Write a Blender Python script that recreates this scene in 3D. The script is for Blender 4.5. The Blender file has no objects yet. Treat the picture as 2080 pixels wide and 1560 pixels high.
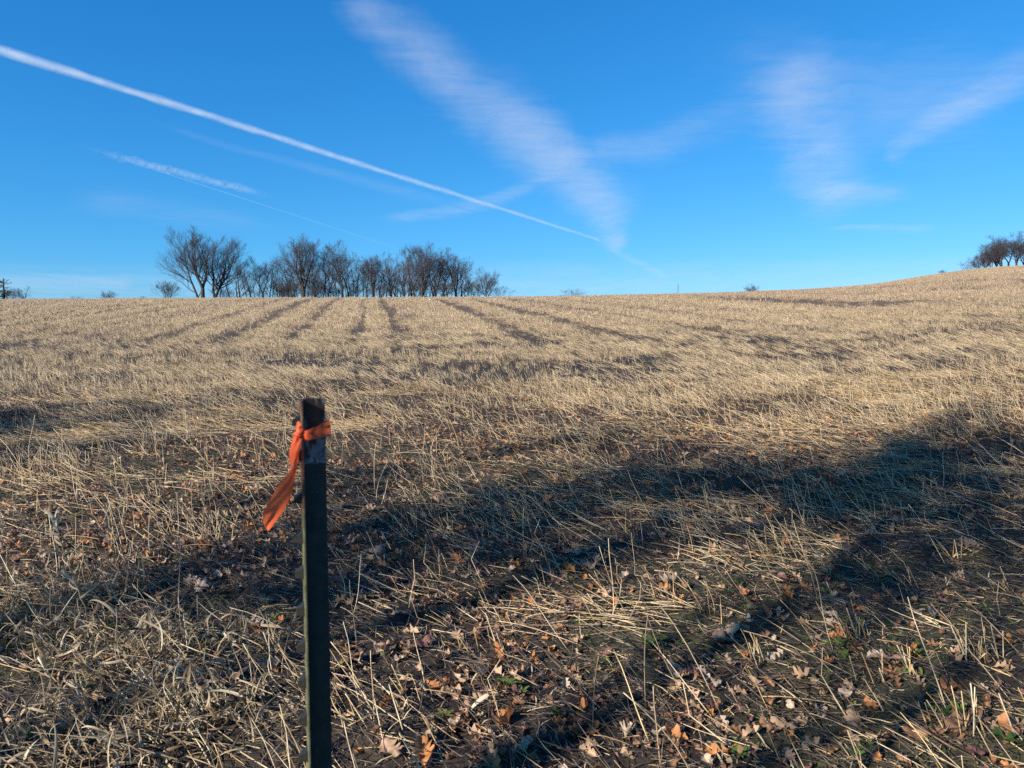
import bpy, math, random
import numpy as np
from mathutils import Vector, Matrix

# ------------------------------------------------------------------ camera, world, sun, exposure
SC = bpy.context.scene
COL = SC.collection
EYE = 1.55
F = 1500.0                      # focal length in pixels of the 2080 px wide photograph
PITCH = math.atan(94 / F)
cam_d = bpy.data.cameras.new('camera')
cam = bpy.data.objects.new('camera', cam_d)
COL.objects.link(cam)
SC.camera = cam
cam_d.sensor_width = 36
cam_d.lens = F / 2080 * 36
cam_d.clip_start = 0.05
cam_d.clip_end = 300000
cam.location = (0, 0, EYE)
cam.rotation_euler = (math.pi / 2 - PITCH, 0, 0)
cam_d.dof.use_dof = True
cam_d.dof.focus_distance = 7.0
cam_d.dof.aperture_fstop = 9.0

SUN_EL = math.radians(26)
SUN_AZ = math.radians(228)      # clockwise from +Y: behind the camera and to its left
SUN_DIR = Vector((math.cos(SUN_EL) * math.sin(SUN_AZ), math.cos(SUN_EL) * math.cos(SUN_AZ), math.sin(SUN_EL)))
world = bpy.data.worlds.new('World')
SC.world = world
world.use_nodes = True
wt = world.node_tree
sky = wt.nodes.new('ShaderNodeTexSky')
sky.sky_type = 'NISHITA'
sky.sun_disc = False
sky.sun_elevation = SUN_EL
sky.sun_rotation = SUN_AZ
sky.altitude = 200
sky.air_density = 1.0
sky.dust_density = 0.25
sky.ozone_density = 3.0
# the photograph's deep, saturated blue: each channel of the sky graded on its own
sepc = wt.nodes.new('ShaderNodeSeparateColor')
cmb = wt.nodes.new('ShaderNodeCombineColor')
wt.links.new(sky.outputs[0], sepc.inputs[0])


def _wm(op, a, b_):
    m_ = wt.nodes.new('ShaderNodeMath')
    m_.operation = op
    for sk_, v_ in zip(m_.inputs, (a, b_)):
        if hasattr(v_, 'is_linked'):
            wt.links.new(v_, sk_)
        else:
            sk_.default_value = v_
    return m_.outputs[0]


_g = _wm('MULTIPLY', _wm('POWER', sepc.outputs[1], .86), .605)
_b = _wm('MULTIPLY', _wm('POWER', sepc.outputs[2], .68), 1.31)
_r = _wm('MINIMUM', _wm('MULTIPLY', _wm('POWER', sepc.outputs[0], 1.50), .100), _wm('MULTIPLY', _g, .8))
for k_, o_ in enumerate((_r, _g, _b)):
    wt.links.new(o_, cmb.inputs[k_])
wt.links.new(cmb.outputs[0], wt.nodes['Background'].inputs[0])
wt.nodes['Background'].inputs[1].default_value = 0.10

sun_d = bpy.data.lights.new('sun', 'SUN')
sun_d.energy = 5.0
sun_d.angle = math.radians(0.53)
sun_d.color = (1.0, 0.915, 0.80)
sun = bpy.data.objects.new('sun', sun_d)
COL.objects.link(sun)
sun.rotation_euler = SUN_DIR.to_track_quat('Z', 'Y').to_euler()
sun.location = (-20, -20, 30)

SC.view_settings.view_transform = 'Standard'
SC.view_settings.look = 'None'
SC.view_settings.exposure = 1.12
SC.view_settings.gamma = 1.0
SC.view_settings.use_curve_mapping = False
SC.render.engine = 'CYCLES'
SC.cycles.use_denoising = False
SC.cycles.max_bounces = 6
SC.cycles.diffuse_bounces = 3
SC.cycles.transparent_max_bounces = 16

random.seed(7)
RNG = np.random.default_rng(11)
PI = math.pi


# ------------------------------------------------------------------ helpers
def smooth(a, b, x):
    t = np.clip((x - a) / (b - a), 0, 1)
    return t * t * (3 - 2 * t)


def _hash(ix, iy, seed):
    h = (ix.astype(np.int64) * 374761393 + iy.astype(np.int64) * 668265263 + seed * 974711) & 0x7fffffff
    h = ((h ^ (h >> 13)) * 1274126177) & 0x7fffffff
    return ((h ^ (h >> 16)) & 0xffff) / 65535.0


def vnoise(x, y, seed=0):
    x = np.asarray(x, float)
    y = np.asarray(y, float)
    ix, iy = np.floor(x), np.floor(y)
    fx, fy = x - ix, y - iy
    fx = fx * fx * (3 - 2 * fx)
    fy = fy * fy * (3 - 2 * fy)
    a, b = _hash(ix, iy, seed), _hash(ix + 1, iy, seed)
    c, d = _hash(ix, iy + 1, seed), _hash(ix + 1, iy + 1, seed)
    return (a * (1 - fx) + b * fx) * (1 - fy) + (c * (1 - fx) + d * fx) * fy


def fbm(x, y, seed=0, octv=4):
    s, amp, tot = 0.0, 1.0, 0.0
    for k in range(octv):
        s = s + amp * vnoise(x * 2 ** k + 17.3 * k, y * 2 ** k - 9.1 * k, seed + k)
        tot += amp
        amp *= 0.5
    return s / tot


def mesh_obj(name, verts, faces, mat=None, parent=None, shade=True, link=True):
    me = bpy.data.meshes.new(name)
    me.from_pydata([tuple(v) for v in verts], [], faces)
    me.update()
    if shade:
        me.polygons.foreach_set('use_smooth', [True] * len(me.polygons))
    if mat:
        me.materials.append(mat)
    o = bpy.data.objects.new(name, me)
    if link:
        COL.objects.link(o)
    if parent:
        o.parent = parent
    return o


def empty(name, loc, label, cat, group=None):
    o = bpy.data.objects.new(name, None)
    COL.objects.link(o)
    o.location = loc
    return tag(o, label, cat, group)


def tag(o, label, cat, group=None):
    o['label'] = label
    o['category'] = cat
    if group:
        o['group'] = group
    return o


class Geo:
    """collects tubes, ribbons and sheets for one mesh"""
    def __init__(self):
        self.v, self.f = [], []

    def tube(self, pts, rad, n=6, cap=False):
        base = len(self.v)
        m = len(pts)
        up = Vector((0.31, 0.17, 0.93))
        for i in range(m):
            d = (pts[min(i + 1, m - 1)] - pts[max(i - 1, 0)])
            a = d.cross(up)
            if a.length < 1e-6:
                a = d.cross(Vector((1, 0, 0)))
            a.normalize()
            b = d.cross(a).normalized()
            r = rad[i]
            for k in range(n):
                t = 2 * PI * k / n
                self.v.append(pts[i] + a * (math.cos(t) * r) + b * (math.sin(t) * r))
        for i in range(m - 1):
            for k in range(n):
                k2 = (k + 1) % n
                o = base + i * n
                self.f.append((o + k, o + k2, o + n + k2, o + n + k))
        if cap:
            self.f.append(tuple(base + (m - 1) * n + k for k in range(n)))
            self.f.append(tuple(base + k for k in reversed(range(n))))

    def ribbon(self, pts, wid, side, cup=0.0):
        base = len(self.v)
        m = len(pts)
        for i in range(m):
            d = (pts[min(i + 1, m - 1)] - pts[max(i - 1, 0)]).normalized()
            s = side[i] if isinstance(side, list) else side
            s = (s - d * s.dot(d)).normalized()
            nrm = s.cross(d)
            w = wid[i] * 0.5
            self.v += [pts[i] - s * w, pts[i] + nrm * (cup * w), pts[i] + s * w]
        for i in range(m - 1):
            o = base + i * 3
            self.f += [(o, o + 1, o + 4, o + 3), (o + 1, o + 2, o + 5, o + 4)]

    def obj(self, name, mat, parent=None, link=True, shade=True):
        return mesh_obj(name, self.v, self.f, mat, parent, shade, link)


def new_mat(name):
    m = bpy.data.materials.new(name)
    m.use_nodes = True
    nt = m.node_tree
    b = nt.nodes['Principled BSDF']
    b.inputs['Specular IOR Level'].default_value = 0.25
    b.inputs['Roughness'].default_value = 0.75
    return m, nt, b


def ramp(nt, fac, stops, interp='LINEAR'):
    r = nt.nodes.new('ShaderNodeValToRGB')
    r.color_ramp.interpolation = interp
    el = r.color_ramp.elements
    while len(el) < len(stops):
        el.new(0.5)
    for e, (p, c) in zip(el, stops):
        e.position = p
        e.color = (*c, 1) if len(c) == 3 else c
    nt.links.new(fac, r.inputs['Fac'])
    return r.outputs['Color']


def noise(nt, scale, detail=4, rough=0.6, coord='Object', vec=None, dist=0.0):
    n = nt.nodes.new('ShaderNodeTexNoise')
    n.inputs['Scale'].default_value = scale
    n.inputs['Detail'].default_value = detail
    n.inputs['Roughness'].default_value = rough
    n.inputs['Distortion'].default_value = dist
    if vec is None:
        tc = nt.nodes.new('ShaderNodeTexCoord')
        vec = tc.outputs[coord]
    nt.links.new(vec, n.inputs['Vector'])
    return n.outputs['Fac']


def mixc(nt, fac, a, b, mode='MIX'):
    m = nt.nodes.new('ShaderNodeMix')
    m.data_type = 'RGBA'
    m.blend_type = mode
    for sock, val in ((m.inputs[0], fac), (m.inputs[6], a), (m.inputs[7], b)):
        if hasattr(val, 'is_linked'):
            nt.links.new(val, sock)
        elif isinstance(val, (int, float)):
            sock.default_value = val
        else:
            sock.default_value = (*val, 1)
    return m.outputs[2]


def math_n(nt, op, a, b=0.0, clamp=False):
    m = nt.nodes.new('ShaderNodeMath')
    m.operation = op
    m.use_clamp = clamp
    for sock, val in ((m.inputs[0], a), (m.inputs[1], b)):
        if hasattr(val, 'is_linked'):
            nt.links.new(val, sock)
        else:
            sock.default_value = val
    return m.outputs[0]


def attr(nt, name, typ='GEOMETRY'):
    a = nt.nodes.new('ShaderNodeAttribute')
    a.attribute_name = name
    a.attribute_type = typ
    return a


def bump(nt, bsdf, h, strength=0.5, dist=0.01):
    b = nt.nodes.new('ShaderNodeBump')
    b.inputs['Strength'].default_value = strength
    b.inputs['Distance'].default_value = dist
    nt.links.new(h, b.inputs['Height'])
    nt.links.new(b.outputs[0], bsdf.inputs['Normal'])


def leafy(mat, nt, bsdf, col, trans=0.35):
    """thin dry or green leaf: diffuse plus some light let through"""
    nt.links.new(col, bsdf.inputs['Base Color'])
    tr = nt.nodes.new('ShaderNodeBsdfTranslucent')
    nt.links.new(col, tr.inputs['Color'])
    mx = nt.nodes.new('ShaderNodeMixShader')
    mx.inputs[0].default_value = trans
    out = nt.nodes['Material Output']
    nt.links.new(bsdf.outputs[0], mx.inputs[1])
    nt.links.new(tr.outputs[0], mx.inputs[2])
    nt.links.new(mx.outputs[0], out.inputs['Surface'])


# ------------------------------------------------------------------ terrain
TP = math.tan(PITCH)
CP, SP = math.cos(PITCH), math.sin(PITCH)


def row_slope(row):
    t = (780 - row) / F
    return (t - TP) / (1 + t * TP)


def px_ratio(px, row):
    s = row_slope(row)
    return (px - 1040) / F * (CP - s * SP)


_sky_px = [-1400, -300, 0, 260, 520, 800, 1040, 1180, 1300, 1440, 1560, 1680, 1780, 1850, 1910, 1970, 2030, 2080, 2300, 2700, 3400]
_sky_rw = [612, 612, 611, 609.5, 608, 607, 606, 604, 601, 598.5, 594, 588.5, 580.5, 569, 559, 551, 545.5, 543, 535, 528, 525]
_q = np.array([px_ratio(p, r) for p, r in zip(_sky_px, _sky_rw)])
_s = np.array([row_slope(r) for r in _sky_rw])
_qf = np.linspace(_q[0], _q[-1], 400)
_sf = np.interp(_qf, _q, _s)
_k = np.exp(-np.linspace(-2, 2, 15) ** 2)
_k /= _k.sum()
_sf = np.convolve(np.pad(_sf, 7, 'edge'), _k, 'valid')

_t = np.linspace(0, 1, 201)
_sl = np.interp(_t, [0, .12, .35, .7, .86, 1], [.038, .070, .092, .090, .075, .055])
_P = np.concatenate([[0], np.cumsum((_sl[1:] + _sl[:-1]) / 2)])
_P /= _P[-1]


def crest_y(q):
    return 68 + 14 * smooth(0.25, 0.7, q)


def height(x, y, relief=True):
    x = np.asarray(x, float)
    y = np.asarray(y, float)
    yy = np.maximum(y, 0.02)
    q = np.clip(x / yy, -1.6, 1.4)
    s = np.interp(q, _qf, _sf)
    yc = crest_y(q)
    zc = EYE + s * yc
    z = zc * np.interp(yy / yc, _t, _P)
    d = np.maximum(yy - yc, 0)
    # past the crest the land keeps climbing ever more gently, then falls away
    d1 = np.minimum(d, 60)
    zb = zc + (s - 0.003) * d1 - 0.00025 * d1 ** 2
    d2 = np.maximum(d - 60, 0)
    zb = zb + (s - 0.033) * np.minimum(d2, 150) - 0.00003 * np.minimum(d2, 150) ** 2
    z = np.where(d > 0, zb, z)
    z = np.where(y < 0, -0.02 * np.minimum(-y, 60), z)
    if relief:
        r = np.hypot(x, y)
        near = 1 - smooth(14, 30, r)
        z = z + near * ((fbm(x * 1.1, y * 1.1, 3, 3) - 0.5) * 0.11 + (fbm(x * 5, y * 5, 8, 3) - 0.5) * 0.05
                        + (fbm(x * 17, y * 17, 5, 2) - 0.5) * 0.022)
        mid = smooth(14, 30, r) * (1 - smooth(90, 140, r))
        z = z + mid * (fbm(x * .45, y * .45, 21, 3) - 0.5) * 0.10 * np.clip((yc - yy) / 12 + .25, .25, 1)
    return z


def hz(x, y):
    return float(height(np.array([x]), np.array([y]))[0])


def ground_at(px, row):
    """the ground point under a pixel of the photograph"""
    s = row_slope(row)
    q = px_ratio(px, row)
    ys = np.concatenate([np.linspace(1.2, 30, 1500), np.linspace(30, 130, 1500)])
    hh = height(q * ys, ys)
    g = np.where(hh >= EYE + s * ys)[0]
    y = ys[g[0]] if len(g) else 66.0
    return Vector((q * y, y, float(hh[g[0]]) if len(g) else hz(q * y, y)))


def at_depth(px, row, y):
    return Vector((px_ratio(px, row) * y, y, EYE + row_slope(row) * y))


# tractor direction: the tramlines run up the slope towards the photograph's left of centre
TH = math.atan((760 - 1040) / F)
UX, UY = math.cos(TH), -math.sin(TH)          # across the rows


def ucoord(x, y):
    return x * UX + y * UY


TRACKS = []
for dark, pxs in ((1, (40, 115, 185, 288, 332, 467, 562, 650, 738, 790, 960, 1090, 1250, 1400, 1600, 1800, 1960)),
                  (-1, (75, 150, 230, 310, 420, 510, 600, 704, 762, 874, 925, 1030, 1150, 1320, 1480, 1700, 1890, 2040))):
    for q_, px in enumerate(pxs):
        g = ground_at(px, 640)
        TRACKS.append((float(ucoord(g.x, g.y)), (.62, .5, .75, .55)[q_ % 4], dark * (1.0, .75, 1.1, .85)[(q_ * 3 + 1) % 4]))


def stripe(x, y):
    """-1 dark wheel track .. +1 pale windrow of chaff"""
    u = ucoord(x, y) + .55 * (fbm(x * .06, y * .06, 31, 2) - .5)
    s = (vnoise(u * 0.40, y * 0.02, 40) - .5) * 0.7 + (vnoise(u * 1.1, y * .03, 41) - .5) * 0.75 + (vnoise(u * 2.3, y * .05, 42) - .5) * .4
    for (uc, w, dark) in TRACKS:
        s = s - (1.5 if dark > 0 else 1.4) * dark * np.exp(-((u - uc) / (w * .45)) ** 2)
    s = s * (.75 + .6 * fbm(x * .25, y * .12, 45, 3))
    return np.clip(s, -1, 1) * smooth(15, 25, y)


def cover(x, y):
    """how much of the ground the straw hides, 0..1"""
    edge = 8.8 + 1.6 * (fbm(x * .35, y * .35, 50, 3) - .5) * 2 - 2.2 * smooth(1.0, 4.5, -x) + 1.0 * smooth(3, 8, x)
    c = 0.30 + 0.70 * smooth(-1.4, 1.6, y - edge)
    p = fbm(x * .42 + 3, y * .62, 60, 4)
    p2 = fbm(x * 1.5, y * 2.0, 64, 3)
    c = c * (0.22 + 1.40 * smooth(.34, .66, p)) * (0.35 + 1.2 * smooth(.32, .68, p2))
    c = np.maximum(c, .30 * smooth(10.5, 13, y))
    far = smooth(17, 30, y)
    c = c * (1 - far) + far * (0.70 + 0.9 * (p - .5))
    return np.clip(c, 0.02, 1.15)


# soil and chaff material -------------------------------------------------
soil, nt, b = new_mat('soil_and_chaff')
ch = attr(nt, 'chaff').outputs['Fac']
tc = nt.nodes.new('ShaderNodeTexCoord')
n1 = noise(nt, 3.0, 6, .65, vec=tc.outputs['Object'])
n2 = noise(nt, 38.0, 5, .7, vec=tc.outputs['Object'])
n3 = noise(nt, 160.0, 3, .7, vec=tc.outputs['Object'])
earth = ramp(nt, n1, [(.25, (.012, .009, .008)), (.5, (.026, .020, .017)), (.75, (.044, .034, .027))])
speck = ramp(nt, n2, [(.35, (.012, .010, .009)), (.55, (.040, .030, .024)), (.74, (.11, .078, .05))])
e2 = mixc(nt, .55, earth, speck)
moss = attr(nt, 'moss').outputs['Fac']
mossc = ramp(nt, n3, [(.3, (.025, .04, .012)), (.7, (.09, .12, .03))])
e3 = mixc(nt, math_n(nt, 'MULTIPLY', moss, ramp(nt, n2, [(.4, (0, 0, 0)), (.6, (1, 1, 1))]), True), e2, mossc)
mp = nt.nodes.new('ShaderNodeMapping')
mp.inputs['Rotation'].default_value = (0, 0, math.radians(28))
mp.inputs['Scale'].default_value = (6, 70, 20)
nt.links.new(tc.outputs['Object'], mp.inputs['Vector'])
n4 = noise(nt, 1.6, 5, .75, vec=mp.outputs[0], dist=1.2)
chaffc = ramp(nt, n4, [(.3, (.07, .050, .033)), (.5, (.20, .145, .090)), (.72, (.40, .31, .19))])
fac = math_n(nt, 'MULTIPLY', ch, ramp(nt, n4, [(.25, (.3, .3, .3)), (.6, (1, 1, 1))]), True)
nt.links.new(mixc(nt, fac, e3, chaffc), b.inputs['Base Color'])
b.inputs['Roughness'].default_value = .9
hsum = math_n(nt, 'ADD', math_n(nt, 'MULTIPLY', n2, 1.0), math_n(nt, 'MULTIPLY', n3, .4))
bump(nt, b, hsum, .9, .02)

# ground sheet: rings round the camera, fine where the photograph looks
az = np.concatenate([np.radians(np.arange(-44, 44.01, .34)), np.radians(np.arange(48, 316, 4.0))])
rr = [0.4]
while rr[-1] < 3000:
    r = rr[-1]
    rr.append(r + max(.018, r * (.0125 if r < 16 else .02 if r < 95 else .06)))
rr = np.array(rr)
A, R = np.meshgrid(az, rr)
gx, gy = R * np.sin(A), R * np.cos(A)
gz = height(gx, gy)
nA, nR = len(az), len(rr)
V = np.stack([gx.ravel(), gy.ravel(), gz.ravel()], 1)
V = np.vstack([V, [[0, 0, hz(0, .1)]]])
i = np.arange(nR - 1)[:, None] * nA
j = np.arange(nA)[None, :]
j2 = (j + 1) % nA
Q = np.stack([(i + j), (i + j2), (i + nA + j2), (i + nA + j)], -1).reshape(-1, 4)[:, ::-1]
me = bpy.data.meshes.new('field_ground')
nf = len(Q)
tri = np.stack([np.full(nA, len(V) - 1), np.arange(nA), (np.arange(nA) + 1) % nA], 1)[:, ::-1]
me.vertices.add(len(V))
me.vertices.foreach_set('co', V.ravel())
me.loops.add(nf * 4 + nA * 3)
me.loops.foreach_set('vertex_index', np.concatenate([Q.ravel(), tri.ravel()]))
me.polygons.add(nf + nA)
me.polygons.foreach_set('loop_start', np.concatenate([np.arange(nf) * 4, nf * 4 + np.arange(nA) * 3]))
me.polygons.foreach_set('loop_total', np.concatenate([np.full(nf, 4), np.full(nA, 3)]))
me.polygons.foreach_set('use_smooth', np.ones(nf + nA, bool))
me.update(calc_edges=True)
me.validate()
x_, y_ = V[:, 0], V[:, 1]
far_ = smooth(16, 34, y_)
chv = np.clip((cover(x_, y_) - .45) * .5, 0, .5) * (1 - far_) + far_ * np.clip(.60 + .40 * stripe(x_, y_), .40, 1)
a_ = me.attributes.new('chaff', 'FLOAT', 'POINT')
a_.data.foreach_set('value', chv.astype(np.float32))
mo = smooth(.50, .66, fbm(x_ * .9, y_ * 1.2, 70, 3)) * (1 - smooth(6, 11, y_)) * .6
a_ = me.attributes.new('moss', 'FLOAT', 'POINT')
a_.data.foreach_set('value', mo.astype(np.float32))
me.materials.append(soil)
ground = bpy.data.objects.new('field_ground', me)
COL.objects.link(ground)
ground['kind'] = 'structure'
ground['label'] = 'dark soil field rising to a low crest, harvested and littered with straw'

# ------------------------------------------------------------------ straw
def straw_mat(name, stops, trans=0.0):
    m, nt, b = new_mat(name)
    oi = nt.nodes.new('ShaderNodeObjectInfo')
    tint = attr(nt, 'tint').outputs['Fac']
    f = math_n(nt, 'FRACT', math_n(nt, 'ADD', oi.outputs['Random'], tint))
    c = ramp(nt, f, stops)
    nn = noise(nt, 30, 3, .6)
    c = mixc(nt, ramp(nt, nn, [(.35, (0, 0, 0)), (.7, (.55, .55, .55))]), c, (.10, .07, .042))
    nt.links.new(c, b.inputs['Base Color'])
    b.inputs['Roughness'].default_value = .45
    b.inputs['Specular IOR Level'].default_value = .45
    return m


M_STRAW = straw_mat('pale_straw', [(0, (.45, .335, .195)), (.25, (.60, .49, .31)), (.5, (.50, .385, .225)), (.72, (.36, .26, .155)), (.88, (.22, .15, .09)), (1, (.48, .37, .22))])
M_GOLD = straw_mat('golden_straw', [(0, (.52, .35, .14)), (.3, (.62, .46, .23)), (.55, (.42, .27, .11)), (.8, (.26, .165, .08)), (1, (.54, .38, .17))])
M_FAR = straw_mat('weathered_stubble', [(0, (.42, .31, .20)), (.3, (.58, .46, .315)), (.55, (.34, .235, .15)), (.8, (.23, .15, .095)), (1, (.44, .33, .215))])
M_DARK = straw_mat('rotted_straw', [(0, (.030, .022, .018)), (.35, (.060, .043, .031)), (.6, (.11, .078, .05)), (.8, (.045, .033, .027)), (1, (.028, .022, .019))])

M_BROWN = straw_mat('brown_stubble', [(0, (.14, .095, .06)), (.4, (.24, .17, .105)), (.7, (.33, .24, .145)), (1, (.12, .08, .05))])


def add_tint(o, vals):
    a = o.data.attributes.new('tint', 'FLOAT', 'POINT')
    a.data.foreach_set('value', np.asarray(vals, np.float32))


def straw_proto(L, r, bend=0.0, kink=None, mat=None, n=5):
    g = Geo()
    pts, rad = [], []
    segs = 5
    for k in range(segs + 1):
        t = k / segs
        x = bend * L * t * t
        z = L * t
        if kink and t > kink[0]:
            dt = (t - kink[0]) * L
            x += dt * math.sin(kink[1])
            z = kink[0] * L + dt * math.cos(kink[1])
        pts.append(Vector((x, 0.15 * bend * L * math.sin(t * 5), z)))
        rad.append(r * (1.05 - .35 * t))
    g.tube(pts, rad, n, True)
    if random.random() < .5:          # a dry sheath peeling off the stem
        k = random.randint(1, 3)
        p = pts[k]
        d = Vector((random.uniform(-1, 1), random.uniform(-1, 1), 1.6)).normalized()
        g.ribbon([p, p + d * .02, p + d * .045 + Vector((.008, 0, -.004))], [r * 2.6, r * 2.8, r * .5], Vector((0, 1, .1)))
    o = g.obj('straw', mat, link=False)
    add_tint(o, np.full(len(g.v), random.random()))
    return o


def stubble_proto(n, spread, hmin, hmax, r, lean_t, lean_s, mat, flat=0.2, sides=3, mean_az=150, az_s=35, clumps=0):
    g = Geo()
    tint = []
    for _ in range(n):
        h = random.uniform(hmin, hmax)
        if random.random() < flat:
            th = math.radians(random.uniform(68, 88))
            h *= 1.6
            a = math.radians(random.gauss(mean_az + 15, 45))
        else:
            th = math.radians(min(80, abs(random.gauss(lean_t, lean_s))))
            a = math.radians(random.gauss(mean_az, az_s))
        if clumps and _ % clumps == 0:
            cc = (random.uniform(-spread, spread), random.uniform(-spread, spread))
            ca_ = a
        if clumps:
            b0 = Vector((cc[0] + random.gauss(0, .022), cc[1] + random.gauss(0, .022), -.01))
            a = ca_ + random.gauss(0, .35)
        else:
            b0 = Vector((random.uniform(-spread, spread), random.uniform(-spread, spread), -.01))
        d = Vector((math.sin(th) * math.cos(a), math.sin(th) * math.sin(a), math.cos(th)))
        c = len(g.v)
        if random.random() < .3:
            d2 = (d + Vector((random.gauss(0, .4), random.gauss(0, .4), random.gauss(-.2, .3)))).normalized()
            g.tube([b0, b0 + d * h * .55, b0 + d * h * .55 + d2 * h * .45], [r, r * .95, r * .75], sides)
        else:
            g.tube([b0, b0 + d * h], [r, r * .8], sides)
        tint += [random.random()] * (len(g.v) - c)
    o = g.obj('stubble_tuft', mat, link=False)
    add_tint(o, tint)
    return o


def scatter(name, protos, pos, rot, scl, idx, label, kind='stuff'):
    """one object whose points each carry one of the small meshes"""
    pc = bpy.data.collections.new(name + '_pieces')
    for k, p in enumerate(protos):
        p.name = f'{name}_{k:03d}'
        pc.objects.link(p)
    n = len(pos)
    me = bpy.data.meshes.new(name)
    me.vertices.add(n)
    me.vertices.foreach_set('co', np.asarray(pos, np.float32).ravel())
    a = me.attributes.new('rot', 'FLOAT_VECTOR', 'POINT')
    a.data.foreach_set('vector', np.asarray(rot, np.float32).ravel())
    a = me.attributes.new('scl', 'FLOAT', 'POINT')
    a.data.foreach_set('value', np.asarray(scl, np.float32))
    a = me.attributes.new('idx', 'INT', 'POINT')
    a.data.foreach_set('value', np.asarray(idx, np.int32))
    o = bpy.data.objects.new(name, me)
    COL.objects.link(o)
    ng = bpy.data.node_groups.new(name, 'GeometryNodeTree')
    ng.interface.new_socket('Geometry', in_out='INPUT', socket_type='NodeSocketGeometry')
    ng.interface.new_socket('Geometry', in_out='OUTPUT', socket_type='NodeSocketGeometry')
    N = ng.nodes
    gi, go = N.new('NodeGroupInput'), N.new('NodeGroupOutput')
    ci = N.new('GeometryNodeCollectionInfo')
    ci.inputs['Collection'].default_value = pc
    ci.inputs['Separate Children'].default_value = True
    ci.inputs['Reset Children'].default_value = True
    ip = N.new('GeometryNodeInstanceOnPoints')
    ip.inputs['Pick Instance'].default_value = True

    def named(nm, typ):
        k = N.new('GeometryNodeInputNamedAttribute')
        k.data_type = typ
        k.inputs['Name'].default_value = nm
        return next(s for s in k.outputs if s.enabled and s.name == 'Attribute')
    e2r = N.new('FunctionNodeEulerToRotation')
    L = ng.links.new
    L(named('rot', 'FLOAT_VECTOR'), e2r.inputs[0])
    L(e2r.outputs[0], ip.inputs['Rotation'])
    L(named('scl', 'FLOAT'), ip.inputs['Scale'])
    L(named('idx', 'INT'), ip.inputs['Instance Index'])
    L(gi.outputs[0], ip.inputs['Points'])
    L(ci.outputs[0], ip.inputs['Instance'])
    L(ip.outputs[0], go.inputs[0])
    md = o.modifiers.new('scatter', 'NODES')
    md.node_group = ng
    o['kind'] = kind
    o['label'] = label
    return o


def sample(y0, y1, per_m2, keep=None, half=.80, falloff=0.0):
    """points spread evenly over the wedge of ground in view (and a bit past it)"""
    n = int(per_m2 * half * (y1 * y1 - y0 * y0))
    y = np.sqrt(RNG.uniform(y0 * y0, y1 * y1, n))
    x = RNG.uniform(-half, half, n) * y
    if keep is not None:
        k = RNG.uniform(0, 1, n) < keep(x, y)
        x, y = x[k], y[k]
    return x, y


def rots(tilt, azim):
    return np.stack([np.zeros_like(tilt), tilt, azim], 1)


# --- near straw, one instance per stalk
gold = [straw_proto(L, r, bd, kk, m) for (L, r, bd, kk, m) in (
    (.13, .0024, .02, None, M_GOLD), (.18, .0026, .06, None, M_GOLD), (.24, .0024, -.08, None, M_STRAW), (.30, .0024, .15, None, M_GOLD),
    (.36, .0023, -.12, None, M_STRAW), (.22, .0026, .03, (.5, .6), M_GOLD), (.42, .0022, .2, None, M_STRAW), (.28, .0024, .05, (.6, -.9), M_STRAW),
    (.16, .0028, 0, None, M_STRAW), (.20, .0020, .25, None, M_GOLD))]
x, y = sample(1.9, 12.5, 230, lambda x, y: np.clip((cover(x, y) * .85 + .10) * (.35 + 1.3 * smooth(.36, .62, fbm(x * 1.3 + 40, y * 1.9, 87, 3))), 0, 1))
n = len(x)
lodged = fbm(x * .8, y * .8, 80, 2)
tilt = np.radians(np.clip(RNG.normal(78, 8, n), 30, 91))
m = RNG.uniform(0, 1, n) < .30 + .25 * (lodged > .52)
tilt = np.where(m, np.radians(np.abs(RNG.normal(38, 22, n))), tilt)
azm = np.radians(152 + RNG.normal(0, 34, n) + 60 * (fbm(x * .9, y * .9, 83, 2) - .5))
z = height(x, y) + RNG.uniform(-.004, .03, n) * (tilt > 1.1)
scatter('loose_straw', gold, np.stack([x, y, z], 1), rots(tilt, azm), RNG.uniform(.6, 1.15, n), RNG.integers(0, len(gold), n),
        'golden straw lying and leaning over the dark soil')

# --- matted swaths of pale straw lying almost flat
x, y = sample(1.9, 13, 300, lambda x, y: smooth(.56, .72, fbm(x * .55 + 9, y * 1.1, 90, 3)) * (.5 + .5 * smooth(4, 9, y)))
n = len(x)
azm = np.radians(168 + RNG.normal(0, 16, n) + 50 * (fbm(x * .7, y * .7, 93, 2) - .5))
flatp = [straw_proto(L, .0021, bd, None, m) for (L, bd, m) in ((.3, .2, M_STRAW), (.42, .1, M_STRAW), (.36, -.15, M_GOLD), (.5, .12, M_STRAW), (.25, -.1, M_GOLD))]
scatter('matted_straw', flatp, np.stack([x, y, height(x, y) + RNG.uniform(0, .03, n)], 1), rots(np.radians(RNG.normal(88, 3.5, n)), azm),
        RNG.uniform(.7, 1.15, n), RNG.integers(0, 5, n), 'swaths of flattened pale straw lying across the soil')

# --- rotted dark straw over the soil
dark = [straw_proto(L, r, bd, kk, M_DARK) for (L, r, bd, kk) in (
    (.12, .0022, .1, None), (.2, .0022, .3, None), (.28, .002, -.25, None), (.16, .0026, .1, (.5, .7)), (.34, .002, .3, None))]
x, y = sample(1.9, 13, 560)
n = len(x)
azm = np.radians(165 + RNG.normal(0, 45, n))
scatter('rotted_straw', dark, np.stack([x, y, height(x, y) + RNG.uniform(0, .018, n)], 1), rots(np.radians(RNG.normal(87, 6, n)), azm),
        RNG.uniform(.5, 1.1, n), RNG.integers(0, 5, n), 'dark rotting straw pressed into the damp soil')

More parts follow.
